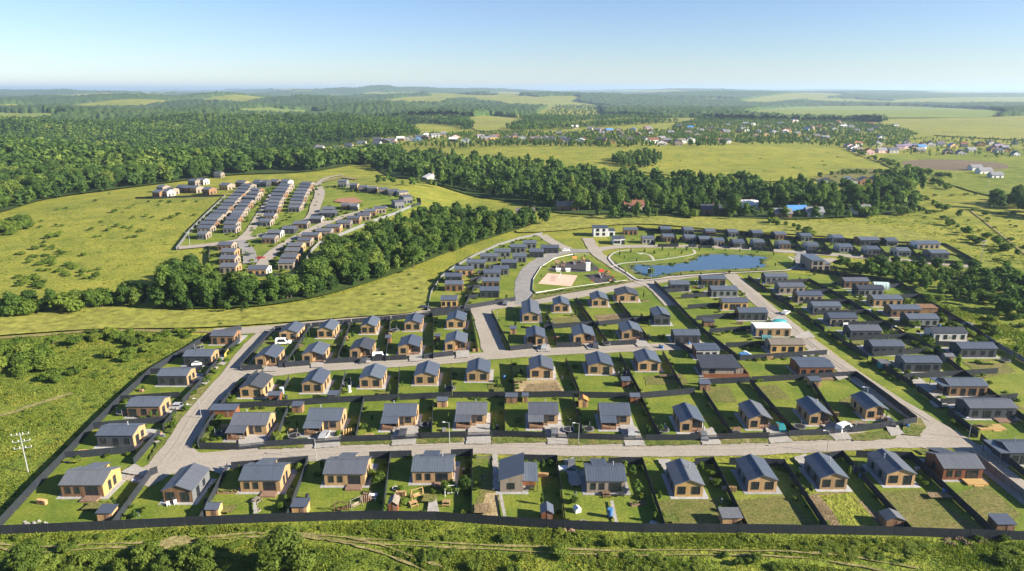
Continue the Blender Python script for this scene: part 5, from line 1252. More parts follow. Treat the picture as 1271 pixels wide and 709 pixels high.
# ------------------------------------------------------------------ gates across the drives
def gate(x0, y0, x1, y1, label):
    a = Vector(P(x0, y0)); b = Vector(P(x1, y1)); L = (b-a).length; rz = math.atan2(b.y-a.y, b.x-a.x)
    r = thing('drive_gate', label, 'gate', a, rz, 'gates of the porch row drives')
    f = MB()
    for z in (.15, 1.5): f.bar((.1,0,z), (L-.1,0,z), .07)
    for u in (.1, L/2, L-.1): f.bar((u,0,.15), (u,0,1.5), .07)
    f.obj('gate_frame', M['post'], r)
    m = MB()
    for i in range(int(L/.16)): m.box(.15+i*.16,-.012,.2,.15+i*.16+.09,.012,1.45)
    m.obj('slats', M['fence'], r)
    for u in (0, L):
        q = MB(); q.box(-.07,-.07,-.2,.07,.07,1.8); q.obj('post', M['post'], r, (u, 0, 0))
for i, g_ in enumerate([(297,559,329,556),(390,552,422,550),(486,548,516,546),(578,544,610,543),(677,545,705,546),(775,548,802,548),(869,548,890,547),(954,545,979,543),(1035,540,1057,537),(1105,531,1119,529)]):
    gate(*g_, 'dark slatted drive gate, %s from left along the front road' % ORD[i])
for i, (x, y, rz, pt) in enumerate([(403,543,1.5,'wire'),(500,541,1.6,'roofdark'),(688,540,1.55,'roof2'),(783,540,1.5,'wire'),(873,544,1.45,'roof2'),(1104,527,1.3,'roofdark'),(452,449,1.6,'roofdark'),(675,433,1.5,'wire'),(739,431,1.5,'roofdark'),(222,507,.1,'wire'),(250,475,.1,'roofdark'),(192,547,.1,'roofdark'),(709,580,1.5,'roof2')]):
    car(x, y, rz, '%s car on a drive, %s in reading order among parked cars' % ({'wire':'silver','roofdark':'black','redpaint':'red','whitepaint':'white','roof2':'grey'}[pt], ORD[i]), pt)

# ------------------------------------------------------------------ small belongings in the plots
def bed(x, y, lab, rz, g):
    r = thing('raised_bed', lab, 'garden bed', (x, y, 0), rz, 'raised garden beds'); L, Wd = g.uniform(2.5, 4.5), g.uniform(1.0, 1.4)
    a = MB(); a.box(-L/2,-Wd/2,0,L/2,-Wd/2+.08,.32); a.box(-L/2,Wd/2-.08,0,L/2,Wd/2,.32); a.box(-L/2,-Wd/2+.08,0,-L/2+.08,Wd/2-.08,.32); a.box(L/2-.08,-Wd/2+.08,0,L/2,Wd/2-.08,.32); a.obj('frame', M['deckwood'], r)
    b = MB(); b.face([(-L/2+.08,-Wd/2+.08,.26),(L/2-.08,-Wd/2+.08,.26),(L/2-.08,Wd/2-.08,.26),(-L/2+.08,Wd/2-.08,.26)]); b.obj('soil', M['soil'], r)
    c = MB()
    for i in range(int(L*2.2)): c.blob((-L/2+.25+i*.45, g.uniform(-.3, .3), .38), (.2, .2, .2), i, 0, 1, .3)
    c.obj('plants', M['bush'], r)
def barrel(x, y, lab, rz, g):
    r = thing('rain_barrel', lab, 'barrel', (x, y, 0), rz, 'rain barrels'); mt = g.choice(('bluebright','trim','trim'))
    a = MB(); a.cyl((0,0,0),(0,0,.55),.36,.44,12); a.cyl((0,0,.55),(0,0,1.1),.44,.36,12); a.obj('barrel', M[mt], r); b = MB(); b.cyl((0,0,1.1),(0,0,1.15),.38,.38,12); b.obj('lid', M['trim'], r)
def trampoline(x, y, lab, rz, g):
    r = thing('trampoline', lab, 'trampoline', (x, y, 0), rz, 'garden trampolines'); R_ = 1.5
    a = MB(); k = 14
    for i in range(k):
        t, u = 2*math.pi*i/k, 2*math.pi*(i+1)/k
        a.slab([(R_*.82*math.cos(t),R_*.82*math.sin(t),.75),(R_*math.cos(t),R_*math.sin(t),.75),(R_*math.cos(u),R_*math.sin(u),.75),(R_*.82*math.cos(u),R_*.82*math.sin(u),.75)], .06)
    a.obj('rim', M['slate'], r); b = MB(); b.cyl((0,0,.68),(0,0,.70),R_*.83,R_*.83,14); b.obj('mat', M['tyre'], r)
    for i in range(6):
        t = i*math.pi/3; c = MB(); c.cyl((0,0,0),(0,0,1.9 if i % 2 else .7),.04,.04,6); c.obj('leg', M['wire'], r, (R_*.95*math.cos(t), R_*.95*math.sin(t), 0))
def woods(x, y, lab, rz, g):
    r = thing('woodpile', lab, 'woodpile', (x, y, 0), rz, 'garden woodpiles'); m = MB()
    for j in range(4):
        for i in range(8): m.cyl((-1+.27*i,-.35,.14+.26*j),(-1+.27*i,.35,.14+.26*j),.13*g.uniform(.8,1),.12,7)
    m.obj('logs', M['orange'], r)
def grill(x, y, lab, rz, g):
    r = thing('grill', lab, 'grill', (x, y, 0), rz, 'garden grills'); a = MB(); a.cyl((0,0,.6),(0,0,.85),.2,.34,12); a.cyl((0,0,.86),(0,0,1.08),.34,.12,12); a.obj('bowl', M['trim'], r)
    for i in range(3):
        t = i*2.1; b = MB(); b.bar((.1*math.cos(t),.1*math.sin(t),.62),(.35*math.cos(t),.35*math.sin(t),0),.05); b.obj('leg', M['wire'], r)
def sacks(x, y, lab, rz, g):
    r = thing('building_pallet', lab, 'pallet', (x, y, 0), rz, 'pallets in the plots'); a = MB()
    for i in range(5): a.box(-.6+i*.27,-.5,.1,-.6+i*.27+.14,.5,.14)
    for v in (-.45, 0, .4): a.box(-.6,v,0,.6,v+.08,.095)
    a.obj('pallet', M['deckwood'], r); b = MB(); [b.box(-.5+.02*j,-.42,.15+.2*j,.5-.03*j,.42,.34+.2*j) for j in range(3)]; b.obj('load', M[g.choice(('stone','deckwood','brick','slate'))], r)
ACC = [('raised bed with leafy plants', bed), ('rain barrel with dark lid', barrel), ('round trampoline', trampoline), ('stack of cut firewood', woods), ('kettle grill', grill), ('pallet of building material', sacks)]
HXY = np.array([(h[0].location.x, h[0].location.y+3) for h in HS])
ga = random.Random(99)
for r_, k_, nm_ in SHORT_ROW:
    x0, y0, z0 = r_.location
    for (nm, fn), sd_ in zip(ga.sample(ACC, 2 if y0 < 170 else 1), (1, -1)):
        for tr in range(20):
            X, Y = x0+ga.choice((-1, 1))*ga.uniform(5.6, 7.4), y0+ga.uniform(-5, 6)
            if np.hypot(*(HXY-(X, Y)).T).min() > 6.2 and not onroad(X, Y): break
        else: continue
        fn(X, Y, nm+' beside the '+nm_, ga.uniform(-.3, .3), ga)

# dug, dry or mulched corners of the plots
gp = random.Random(17)
for r_, k_, nm_ in SHORT_ROW:
    if gp.random() < .35: continue
    x0, y0, z0 = r_.location
    for tr in range(12):
        L_, D_ = gp.uniform(2.5, 6), gp.uniform(1.5, 3.2); X, Y = x0+gp.choice((-1, 0, 1))*gp.uniform(4.5, 6.5), y0+gp.choice((gp.uniform(-8, -4), gp.uniform(-3, 6)))
        if np.hypot(*(HXY-(X, Y)).T).min() > 7.5 and not onroad(X, Y, 3): break
    else: continue
    w = dens([(X-L_/2, Y-D_/2), (X+L_/2, Y-D_/2), (X+L_/2, Y+D_/2), (X-L_/2, Y+D_/2)], .8)
    sheet('garden_plot', [(a+gp.uniform(-.25, .25), b+gp.uniform(-.25, .25)) for a, b in w], gp.choice(('soil','dryplot','dryplot','rough','verge')))
# ------------------------------------------------------------------ foliage prototypes
def cubesphere(k):
    """unit sphere of 6*k*k quads"""
    V = []; Q = []
    ax = [((1,0,0),(0,1,0),(0,0,1)),((-1,0,0),(0,0,1),(0,1,0)),((0,1,0),(0,0,1),(1,0,0)),((0,-1,0),(1,0,0),(0,0,1)),((0,0,1),(1,0,0),(0,1,0)),((0,0,-1),(0,1,0),(1,0,0))]
    for n, u, v in ax:
        n, u, v = map(np.array, (n, u, v))
        for i in range(k):
            for j in range(k):
                q = []
                for a, b in ((i,j),(i+1,j),(i+1,j+1),(i,j+1)):
                    p = n+u*(2*a/k-1)+v*(2*b/k-1); q.append(p/np.linalg.norm(p))
                V += q
    V = np.array(V, float); return V
def cards(cen, nor, size, g):
    n = len(cen)
    r = g.normal(size=(n, 3)); u = np.cross(nor, r); u /= np.linalg.norm(u, axis=1, keepdims=True)+1e-9
    v = np.cross(nor, u); s = size[:, None]; asp = g.uniform(.65, 1.0, (n, 1))
    j = lambda: g.uniform(.75, 1.25, (n, 1))
    return np.stack([cen-u*s*j()-v*s*asp*.6, cen+u*s*j()*.7-v*s*asp, cen+u*s*j()+v*s*asp*.6, cen-u*s*.7+v*s*asp*j()], 1)
def crown(kind, nl, seed, core=1):
    """unit-height crown: (n,4,3) quads and a tone per quad. kind: round / tall / cone / shrub"""
    g = np.random.default_rng(seed)
    if kind == 'round':
        k = 9; z = g.uniform(.25, .82, k); rad = .27*np.sqrt(np.clip(1-((z-.5)/.46)**2, .08, 1))
        th = np.arange(k)*2.4+g.uniform(-.5, .5, k); C_ = np.stack([rad*np.cos(th)*.75, rad*np.sin(th)*.75, z], 1)
        C_ = np.concatenate([C_, [[0, 0, .83], [0, 0, .45]]]); S = np.concatenate([g.uniform(.12, .19, k), [.16, .22]]); sq = 1.0
    elif kind == 'tall':
        k = 8; z = np.linspace(.2, .9, k); rad = .13*np.sin(np.clip((z-.08)/.95, 0, 1)*math.pi)**.6
        th = np.arange(k)*2.4+g.uniform(-.6, .6, k); C_ = np.stack([rad*np.cos(th)*.6, rad*np.sin(th)*.6, z], 1); S = .085+.07*np.sin(np.clip((z-.08)/.95, 0, 1)*math.pi); sq = 1.35
    elif kind == 'cone':
        k = 8; z = np.linspace(.14, .93, k); C_ = np.stack([g.uniform(-.015, .015, k), g.uniform(-.015, .015, k), z], 1); S = .2*(1.03-z)+.015; sq = .55
    else:
        k = 7; th = np.arange(k)*2.4; rad = g.uniform(.15, .42, k); C_ = np.stack([rad*np.cos(th), rad*np.sin(th), g.uniform(.3, .62, k)], 1); S = g.uniform(.24, .38, k); sq = .9
    w = S**2/np.sum(S**2); out = []; tone = []
    for c, s, ww in zip(C_, S, w):
        m = max(4, int(nl*ww)); d = g.normal(size=(m, 3)); d /= np.linalg.norm(d, axis=1, keepdims=True)
        d[:, 2] = np.where(d[:, 2] < -.3, -d[:, 2], d[:, 2])
        r = g.uniform(.72, 1.12, (m, 1))
        if kind == 'cone':
            p = c+d*r*s*np.array([1, 1, .5]); nor = d*np.array([.6, .6, 1])+g.normal(size=(m, 3))*.35
        else:
            p = c+d*r*s*np.array([1, 1, sq]); nor = d+g.normal(size=(m, 3))*.45
        nor /= np.linalg.norm(nor, axis=1, keepdims=True)
        sz = s*math.sqrt(3.2/m)*g.uniform(.7, 1.35, m)
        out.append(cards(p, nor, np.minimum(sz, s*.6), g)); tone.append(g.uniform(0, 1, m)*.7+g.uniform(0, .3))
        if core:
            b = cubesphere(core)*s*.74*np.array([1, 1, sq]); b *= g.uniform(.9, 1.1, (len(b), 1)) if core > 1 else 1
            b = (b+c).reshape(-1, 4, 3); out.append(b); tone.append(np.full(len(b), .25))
    Q = np.concatenate(out); Q[:, :, 2] = np.maximum(Q[:, :, 2], .03)
    return Q.astype(np.float32), np.concatenate(tone).astype(np.float32)
def leafmesh(name, Q, tone, mat, tint=None):
    me = npmesh(name, Q.reshape(-1, 3), np.arange(len(Q)*4).reshape(-1, 4))
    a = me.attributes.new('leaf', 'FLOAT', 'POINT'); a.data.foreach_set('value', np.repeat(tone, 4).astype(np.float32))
    if tint is not None:
        a = me.attributes.new('tint', 'FLOAT', 'POINT'); a.data.foreach_set('value', np.repeat(tint, 4).astype(np.float32))
    me.materials.append(M[mat]); return me
M['willow'] = leafmat('willow_leaves', [(0, (.075,.12,.018)), (1, (.14,.19,.03))], False)
KINDS = ['round', 'tall', 'cone', 'shrub']
NEAR = {k: [leafmesh('crown', *crown(k, {'round':1500,'tall':900,'cone':800,'shrub':700}[k], 100+i+7*j, 2), 'bush' if k == 'shrub' else 'leaf') for i in range(5)] for j, k in enumerate(KINDS)}
MID = {k: [crown(k, 260, 300+i+9*j, 1) for i in range(6)] for j, k in enumerate(KINDS)}
FAR = {k: [crown(k, 90, 500+i+9*j, 1) for i in range(6)] for j, k in enumerate(KINDS)}
VFAR = {k: [crown(k, 44, 700+i+9*j, 0) for i in range(6)] for j, k in enumerate(KINDS)}
def trunk_mesh(kind):
    m = MB(); m.cyl((0,0,-.03), (0,0,.32), .022, .016, 8); m.cyl((0,0,.32), (.01,.01,.8), .016, .005, 7)
    if kind in ('round', 'tall'):
        for a, z in ((.4,.3),(2.3,.38),(4.4,.34),(5.5,.45)):
            l = .2 if kind == 'round' else .09
            m.cyl((0,0,z), (l*math.cos(a), l*math.sin(a), z+.2), .009, .004, 5)
    if kind == 'shrub':
        m = MB()
        for a in (0, 1.3, 2.6, 3.9, 5.2): m.cyl((.03*math.cos(a),.03*math.sin(a),-.03), (.25*math.cos(a),.25*math.sin(a),.5), .025, .01, 5)
    return m.mesh('trunk' if kind != 'shrub' else 'stem', M['barkm'])
TRUNK = {k: trunk_mesh(k) for k in KINDS}

# ------------------------------------------------------------------ where trees stand (outlines of their bases in photo pixels)
def scatter(poly, sp, dmin=0, dmax=1e9, seed=0, excl=()):
    w = np.array([P(x, y)[:2] for x, y in poly]); g = np.random.default_rng(seed)
    gx = np.arange(w[:, 0].min(), w[:, 0].max(), sp); gy = np.arange(w[:, 1].min(), w[:, 1].max(), sp)
    G = np.stack(np.meshgrid(gx, gy), -1).reshape(-1, 2)
    if not len(G): return np.zeros((0, 3))
    G = G+g.uniform(-.45, .45, G.shape)*sp
    z = hgt(G[:, 0], G[:, 1]); px, py, dep = project(G[:, 0], G[:, 1], z)
    k = inpoly(px, py, poly) & (px > -60) & (px < 1340) & (dep > 10)
    r = np.hypot(G[:, 0], G[:, 1]); k &= (r >= dmin) & (r < dmax)
    for e in excl: k &= ~inpoly(px, py, e)
    return np.stack([G[k, 0], G[k, 1], z[k]], 1)
HOUSEPTS = np.array([(h[0].location.x, h[0].location.y+3) for h in HS])
T = []   # x, y, z, height, width, kind, wood
def plant(poly, sp, hr, kinds, wood, wide=(.9, 1.2), seed=0, avoid=0, **k):
    g = random.Random(seed+int(poly[0][0])); p = scatter(poly, sp, seed=seed, **k)
    for x, y, z in p:
        if avoid:
            dx_ = HOUSEPTS[:, 0]-x; dy_ = HOUSEPTS[:, 1]-y
            if np.any((np.hypot(dx_, dy_) < avoid) | ((np.abs(dx_) < 7) & (dy_ > 0) & (dy_ < 45))): continue
        kd = g.choice(kinds); h = g.uniform(*hr)
        T.append((x, y, z, h, h*g.uniform(*wide)*(1 if kd != 'shrub' else 1), kd, wood))
EX = [f[0] for f in FIELDS]
MEADOWS = [[(615,192),(700,182),(860,182),(1000,180),(1060,195),(1010,222),(900,225),(800,215),(700,212),(640,203)]]
MIXD = ['round']*5+['tall']*3+['cone']*1
CENTRAL = [(203,376),(222,352),(240,342),(254,364),(300,371),(345,371),(378,364),(390,338),(414,317),(470,296),(515,277),(540,270),(600,276),(650,280),(690,270),(712,262),(640,287),(575,308),(525,328),(460,352),(400,369),(330,381),(270,384),(222,384)]
plant(CENTRAL, 4.7, (5.5, 12.5), MIXD, 'in the central wood', (1.0, 1.35), seed=2)
plant([(-40,398),(0,390),(50,382),(110,374),(180,372),(212,376),(222,384),(120,383),(60,392),(0,400)], 4.8, (5, 9), ['round','round','tall','shrub'], 'in the left tree belt', (1.0, 1.4), 3)
plant([(470,213),(510,222),(560,234),(640,250),(700,264),(760,264),(860,269),(1000,272),(1060,266),(1130,262),(1145,252),(1120,243),(1060,243),(1000,240),(930,233),(860,229),(800,228),(740,222),(690,214),(640,208),(560,201),(480,198),(440,200)], 9.0, (7, 16), MIXD, 'in the valley wood', (.9, 1.2), 4, avoid=9)
plant([(1036,334),(1060,330),(1130,333),(1200,338),(1310,350),(1310,412),(1271,400),(1205,382),(1150,363),(1100,350),(1060,345)], 6.0, (3.5, 7), ['round','round','shrub','tall'], 'in the right thicket', (1.1, 1.5), 5)
plant([(-60,290),(0,266),(60,248),(130,238),(200,229),(280,219),(340,212),(392,215),(420,207),(470,202),(500,196),(500,188),(440,195),(395,199),(380,190),(380,184),(450,174),(500,170),(560,166),(590,160),(640,158),(640,146),(588,148),(-90,148)], 9.2, (8.5, 18), ['round']*8+['tall']*2+['cone']*1, 'in the left forest', (1.0, 1.35), 6, dmax=950, excl=EX)
plant([(-60,290),(0,266),(60,248),(130,238),(200,229),(280,219),(340,212),(392,215),(420,207),(470,202),(500,196),(500,188),(440,195),(395,199),(380,190),(380,184),(450,174),(500,170),(560,166),(590,160),(640,158),(640,146),(588,148),(-90,148)], 11.5, (10, 19), ['round']*5+['tall']*3+['cone']*3, 'in the left forest', (.95, 1.25), 7, dmin=950, dmax=2100, excl=EX)
# trees among the cottages, hedges, lone trees
plant([(370,196),(480,182),(560,185),(640,182),(760,184),(900,182),(905,166),(840,163),(700,166),(640,165),(560,166),(470,172),(380,184)], 10, (4, 8), MIXD, 'among the village cottages', (.9, 1.2), 8, avoid=9, excl=EX[:-1])
plant([(835,180),(1000,180),(1060,186),(1110,182),(1140,168),(1110,158),(1040,150),(960,147),(880,147),(835,156)], 10.5, (4, 8), MIXD, 'among the right village cottages', (.9, 1.2), 9, avoid=9)
plant([(1045,185),(1120,193),(1200,196),(1300,198),(1300,176),(1200,172),(1130,172),(1060,178)], 16, (3, 7), MIXD, 'among the far right village cottages', (.9, 1.2), 10, avoid=11)
plant([(755,206),(790,210),(815,209),(822,198),(800,193),(765,199)], 7, (7, 11), ['round','tall'], 'in the copse on the yellow hillside', (.8, 1.0), 11)
plant([(1085,242),(1110,246),(1146,240),(1140,228),(1110,224),(1090,230)], 9, (9, 14), ['round','tall'], 'in the copse below the right village', (.9, 1.1), 12)
plant([(1228,262),(1271,268),(1310,275),(1310,240),(1240,248)], 11, (7, 15), ['round'], 'in the right edge copse', (1.0, 1.2), 13)
plant([(640,165),(760,158),(900,148),(1000,150),(1100,152),(1100,146),(950,147),(800,144),(660,146),(590,147)], 14, (10, 15), MIXD, 'in the far tree belts', (.9, 1.2), 14, dmax=2100, excl=EX)
plant([(668,147),(720,149),(750,140),(740,131),(690,131)], 34, (6, 10), ['round'], 'scattered on the far dry slope', (1, 1.3), 15)
plant([(760,275),(830,271),(900,273),(1000,276),(1060,271),(1140,266),(1140,260),(1000,268),(860,263),(760,260)], 11, (4, 9), ['round','round','tall','shrub'], 'in front of the valley wood', (1.0, 1.3), 18)
for i, pl in enumerate([[(1010,222),(1060,213),(1140,218),(1180,232),(1175,236),(1130,222),(1060,217)],[(1052,186),(1095,199),(1140,213),(1180,222),(1180,225),(1130,214),(1080,199)]]):
    plant(pl, 9, (3, 6), ['shrub','round'], 'in the far track hedge', (1.1, 1.5), 16+i)
def lone(pts, hr, kinds, wood, seed, wide=(.9,1.2)):
    g = random.Random(seed)
    for it in pts:
        x, y = it[:2]; h = it[2] if len(it) > 2 else g.uniform(*hr); p = P(x, y); kd = g.choice(kinds)
        T.append((*p, h, h*g.uniform(*wide), kd, wood))
lone([(35,720,7),(180,716,4.5),(205,722,5),(238,712,5.5),(255,716,6),(352,714,8.5),(376,722,6),(330,724,5),(150,722,4),(90,726,4),(420,724,4)], (4,7), ['round'], 'in the bottom grass', 20, (1.0,1.3))
lone([(207,376,15),(222,378,12)], (10,14), ['tall'], 'at the wood left end', 21)
lone([(236,386,4.5),(228,385,4),(281,389,5),(305,386,4),(248,382,7)], (4,6), ['round'], 'below the central wood', 22)
lone([(1105,262),(1128,266),(1140,264),(1150,268),(1158,256),(1170,262),(1178,280),(1188,284),(1200,292),(1212,302),(1225,296),(1236,306),(1250,312),(1262,318),(1190,270),(1240,262,11),(1205,298),(1196,289)], (3,6.5), ['round','shrub'], 'on the right meadow', 23, (1.0,1.4))
lone([(955,280),(965,281),(975,281),(985,284),(990,288),(1000,291),(1006,293),(960,278),(1003,287)], (3,5), ['round','shrub'], 'on the yellow meadow', 24, (1.0,1.4))
lone([(477,228),(482,226),(470,229),(488,229),(500,231),(512,231),(520,230),(535,232),(540,233),(550,231)], (4,8), ['round'], 'on the hillside crest', 25)
lone([(848,268),(820,252),(790,272),(760,273),(742,270),(905,268),(925,271),(1042,270),(1062,268),(1085,266),(1100,262),(650,285),(662,282),(676,279)], (6,11), ['round','tall'], 'in front of the valley wood', 26)
MS = []
g_ = random.Random(31)
for pts in [(60,262,5),(72,284,4)]: pass
for x, y, h in [(119,250,3),(136,241,2.5),(83,259,3),(72,261,2.5),(52,275,2.5),(28,281,3),(26,283,2.5),(142,264,4.5),(153,264,2),(166,256,3),(160,259,2.5),(200,251,3),(211,252,3.5),(165,271,3),(182,269,3.5),(190,270,2.5),(203,274,2.5),(214,271,4.5),(222,268,4),(228,251,3),(242,268,3),(126,276,2.5),(114,286,4),(134,287,4),(146,282,4),(155,283,3),(163,284,3.5),(176,288,4),(119,295,3),(125,294,2.5),(160,296,2.5),(168,295,3),(63,296,5.5),(73,294,6),(55,302,3),(66,307,3),(70,281,3),(78,281,3),(50,283,3),(197,255,2.5),(244,251,2.5),(185,251,2.5)]:
    MS.append((x, y, h, 'in the left meadow'))
for i in range(30): MS.append((g_.gauss(60, 14), g_.gauss(322, 8), g_.uniform(2, 4.2), 'in the left meadow scrub'))
for i in range(18): MS.append((g_.gauss(92, 22), g_.gauss(338, 5), g_.uniform(2, 4), 'in the left meadow scrub'))
for i in range(14): MS.append((g_.gauss(45, 14), g_.gauss(351, 4), g_.uniform(2.5, 4.5), 'in the left meadow scrub'))
for i in range(30): MS.append((g_.gauss(12, 14), g_.gauss(282, 6), g_.uniform(3, 6), 'below the big forest'))
for i in range(26): MS.append((g_.gauss(32, 20), g_.gauss(446, 9), g_.uniform(2.5, 5), 'in the left edge thicket'))
for x, y in [(100,460),(92,466),(112,456),(68,472),(75,476),(60,470),(122,422),(134,419),(148,421),(115,424),(98,428),(160,427),(170,432),(182,436),(165,440),(142,443),(152,447)]: MS.append((x+g_.uniform(-4,4), y+g_.uniform(-2,2), g_.uniform(2, 3.6), 'in the green left field'))
for i in range(30): MS.append((g_.uniform(95, 240), g_.uniform(412, 424), g_.uniform(1, 2.4), 'along the left dirt track'))
for i in range(26): MS.append((g_.uniform(0, 330), g_.uniform(388, 404), g_.uniform(1, 2.2), 'on the yellow strip'))
for i in range(34): MS.append((g_.uniform(1125, 1271), g_.uniform(372, 440), g_.uniform(1.2, 3), 'below the right thicket'))
for i in range(34): MS.append((g_.uniform(1215, 1290), g_.uniform(262, 335), g_.uniform(1.5, 3.5), 'on the right meadow'))
for i in range(40): MS.append((g_.uniform(720, 1040), g_.uniform(190, 222), g_.uniform(1.5, 3.5), 'on the far yellow hillside'))
for i in range(26): MS.append((g_.uniform(1090, 1230), g_.uniform(236, 276), g_.uniform(1.5, 3.2), 'on the right valley slope'))
for i in range(30): MS.append((g_.uniform(380, 520), g_.uniform(335, 382), g_.uniform(1, 2.5), 'on the sunny strip'))
for i in range(30): MS.append((g_.uniform(-10, 1280), g_.uniform(668, 716), g_.uniform(1.0, 2.2), 'in the bottom grass'))
for i in range(26): MS.append((g_.uniform(-10, 330), g_.uniform(690, 722), g_.uniform(1.4, 3.0), 'in the bottom bushes'))
for x, y, h, wd in MS:
    p = P(x, y)
    if y > 640 or True:
        k_ = .58 if ('meadow' in wd or 'strip' in wd or 'hillside' in wd) else 1
    T.append((*p, h*k_, h*k_*g_.uniform(1.0, 1.5), 'shrub', wd))
# garden shrubs, saplings and pond reeds beside houses
gs = random.Random(5)
for root, kind, w_, dist, xl, xr, y in HS:
    if dist > 330 or kind in 'V': continue
    x0, y0, z0 = root.location
    for k in range(gs.choice((1, 2, 2, 3))):
        ang = gs.choice((-1, 1)); dx = ang*(w_/2+gs.uniform(2.0, 3.8)); dy = gs.uniform(-5.5, 6)
        X, Y = x0+dx, y0+dy
        if np.sum(np.hypot(HOUSEPTS[:, 0]-X, HOUSEPTS[:, 1]-Y) < 5.5) > 0: continue
        sap = gs.random() < .4
        T.append((X, Y, 0.0, gs.uniform(1.6, 3.0) if sap else gs.uniform(.6, 1.5), (gs.uniform(1.2, 2.0) if sap else gs.uniform(.9, 1.8)), 'tall' if sap and gs.random() < .6 else ('round' if sap else 'shrub'), 'garden'))
for x, y, h in [(568,566,2),(500,628,1.6),(556,612,3.2),(566,613,2.2),(577,612,4),(540,612,1.5),(470,600,2.6),(463,592,1.8),(455,588,1.6),(349,633,1.8),(371,586,2.2),(664,585,2.6),(674,581,2),(683,580,2),(713,624,1.6),(790,612,3),(785,590,2.4),(775,583,2.2),(748,577,2.0),(990,595,2),(888,604,2),(884,590,1.8),(870,583,2),(1020,575,1.8),(478,638,2),(576,642,1.6),(525,640,1.3),(812,648,2.2),(820,645,1.6),(344,547,2.6),(420,541,1.6),(540,545,1.8),(640,538,1.6),(805,540,2.2),(820,536,2),(724,540,2),(452,533,1.8),(612,535,2.2),(760,352,1.5),(808,342,4),(985,332,3.5),(1188,458,4.5),(1260,440,3),(198,548,1.6),(207,531,1.6),(229,506,1.5),(240,490,1.6),(262,461,1.5),(196,520,2.0),(214,519,1.5),(188,521,2.4),(178,523,1.6)]:
    p = P(x, y); T.append((*p, h, h*gs.uniform(.8, 1.2), gs.choice(('round','tall','shrub')) if h > 1.9 else 'shrub', 'garden'))
for x, y, h in [(769,318,2.4),(775,322,1.8),(783,315,2.6),(790,326,2),(800,314,2.2),(812,316,2),(822,312,2.6),(830,318,1.8),(838,311,2.4),(846,316,2),(852,312,2.4),(868,312,2),(885,312,2.2),(900,313,1.8),(918,314,2.2),(940,315,2),(960,318,2.4),(962,332,2.2),(970,330,1.8),(938,338,2),(905,341,2),(870,342,1.8),(845,343,2),(776,340,1.6),(768,334,1.6),(690,330,1.8),(735,333,2),(672,345,1.5),(712,319,2),(726,320,1.8),(755,350,1.6)]:
    p = P(x, y); T.append((*p, h, h*.8, gs.choice(('round','tall')), 'pond'))
for i in range(60):
    a = gs.choice(POND); b = POND[(POND.index(a)+1) % len(POND)]; t = gs.random(); p = P(a[0]+(b[0]-a[0])*t+gs.uniform(-2, 2), a[1]+(b[1]-a[1])*t+gs.choice((-.8, .9)))
    T.append((*p, gs.uniform(.6, 1.3), gs.uniform(1, 2), 'shrub', 'pond'))
for i in range(40):
    t = i/39; p = P(667+t*110+gs.uniform(-1, 1), 368-t*17+gs.uniform(-1, 1)); T.append((*p, gs.uniform(.7, 1.3), gs.uniform(1.0, 1.8), 'shrub', 'rail'))
for i in range(60):
    t = gs.random(); a, b = gs.choice([((300,459),(339,414)),((286,494),(247,553)),((928,347),(1212,543)),((598,395),(603,438)),((1003,339),(1170,386)),((813,352),(912,445)),((205,540),(292,425))])
    p = P(a[0]+(b[0]-a[0])*t+gs.uniform(-5, -2)*(1 if a[0] > 700 else -1), a[1]+(b[1]-a[1])*t); T.append((*p, gs.uniform(.7, 1.8), gs.uniform(1.0, 1.8), 'shrub', 'verge'))

SE2 = [(222,308),(236,290),(280,246),(330,233),(395,228),(430,230),(520,247),(520,256),(467,275),(409,298),(385,314),(376,337),(330,344),(264,343)]
for x, y, z in scatter(SE2, 5.5, seed=40):
    d_ = np.hypot(HOUSEPTS[:, 0]-x, HOUSEPTS[:, 1]-y)
    if d_.min() < 5.6 or d_.min() > 12 or gs.random() < .35: continue
    T.append((x, y, z, gs.uniform(.8, 2.2), gs.uniform(1.4, 2.6), 'shrub', 'in the hillside estate'))
CRES = [(533,386),(548,346),(590,320),(619,306),(672,292),(700,305),(655,345),(652,373)]
for pl in (CRES, [(755,304),(792,285),(990,299),(1173,308),(1212,328),(1000,313),(900,306)], [(940,345),(1110,352),(1230,425),(1260,520),(1215,540),(1090,445)], [(845,350),(905,345),(1020,440),(915,446)]):
    for x, y, z in scatter(pl, 5.5, seed=41):
        d_ = np.hypot(HOUSEPTS[:, 0]-x, HOUSEPTS[:, 1]-y)
        if d_.min() < 6.5 or gs.random() < .55: continue
        T.append((x, y, z, gs.uniform(.6, 1.7), gs.uniform(1.0, 2.0), 'shrub', 'garden'))

for w_ in FRUNS[2:]:
    if math.hypot(w_[0][0], w_[0][1]) > 260: continue
    for p, q in zip(w_[:-1], w_[1:]):
        L_ = math.hypot(q[0]-p[0], q[1]-p[1]); t = gs.uniform(.5, 3)
        while t < L_:
            if gs.random() < .5:
                k_ = gs.choice((-1, 1))*gs.uniform(.6, 1.1); u = t/L_; X = p[0]+(q[0]-p[0])*u-(q[1]-p[1])/L_*k_; Y = p[1]+(q[1]-p[1])*u+(q[0]-p[0])/L_*k_
                if np.hypot(HOUSEPTS[:, 0]-X, HOUSEPTS[:, 1]-Y).min() > 5: T.append((X, Y, 0.0, gs.uniform(.4, 1.2), gs.uniform(.7, 1.5), 'shrub', 'garden'))
            t += gs.uniform(1.2, 4)
TRK = [[(-40,662),(30,674),(205,668),(330,659),(430,662),(470,668),(620,676),(900,682),(1140,704),(1120,717),(900,692),(620,687),(470,680),(540,716),(420,679),(330,669),(205,682),(30,690),(-40,678)]]
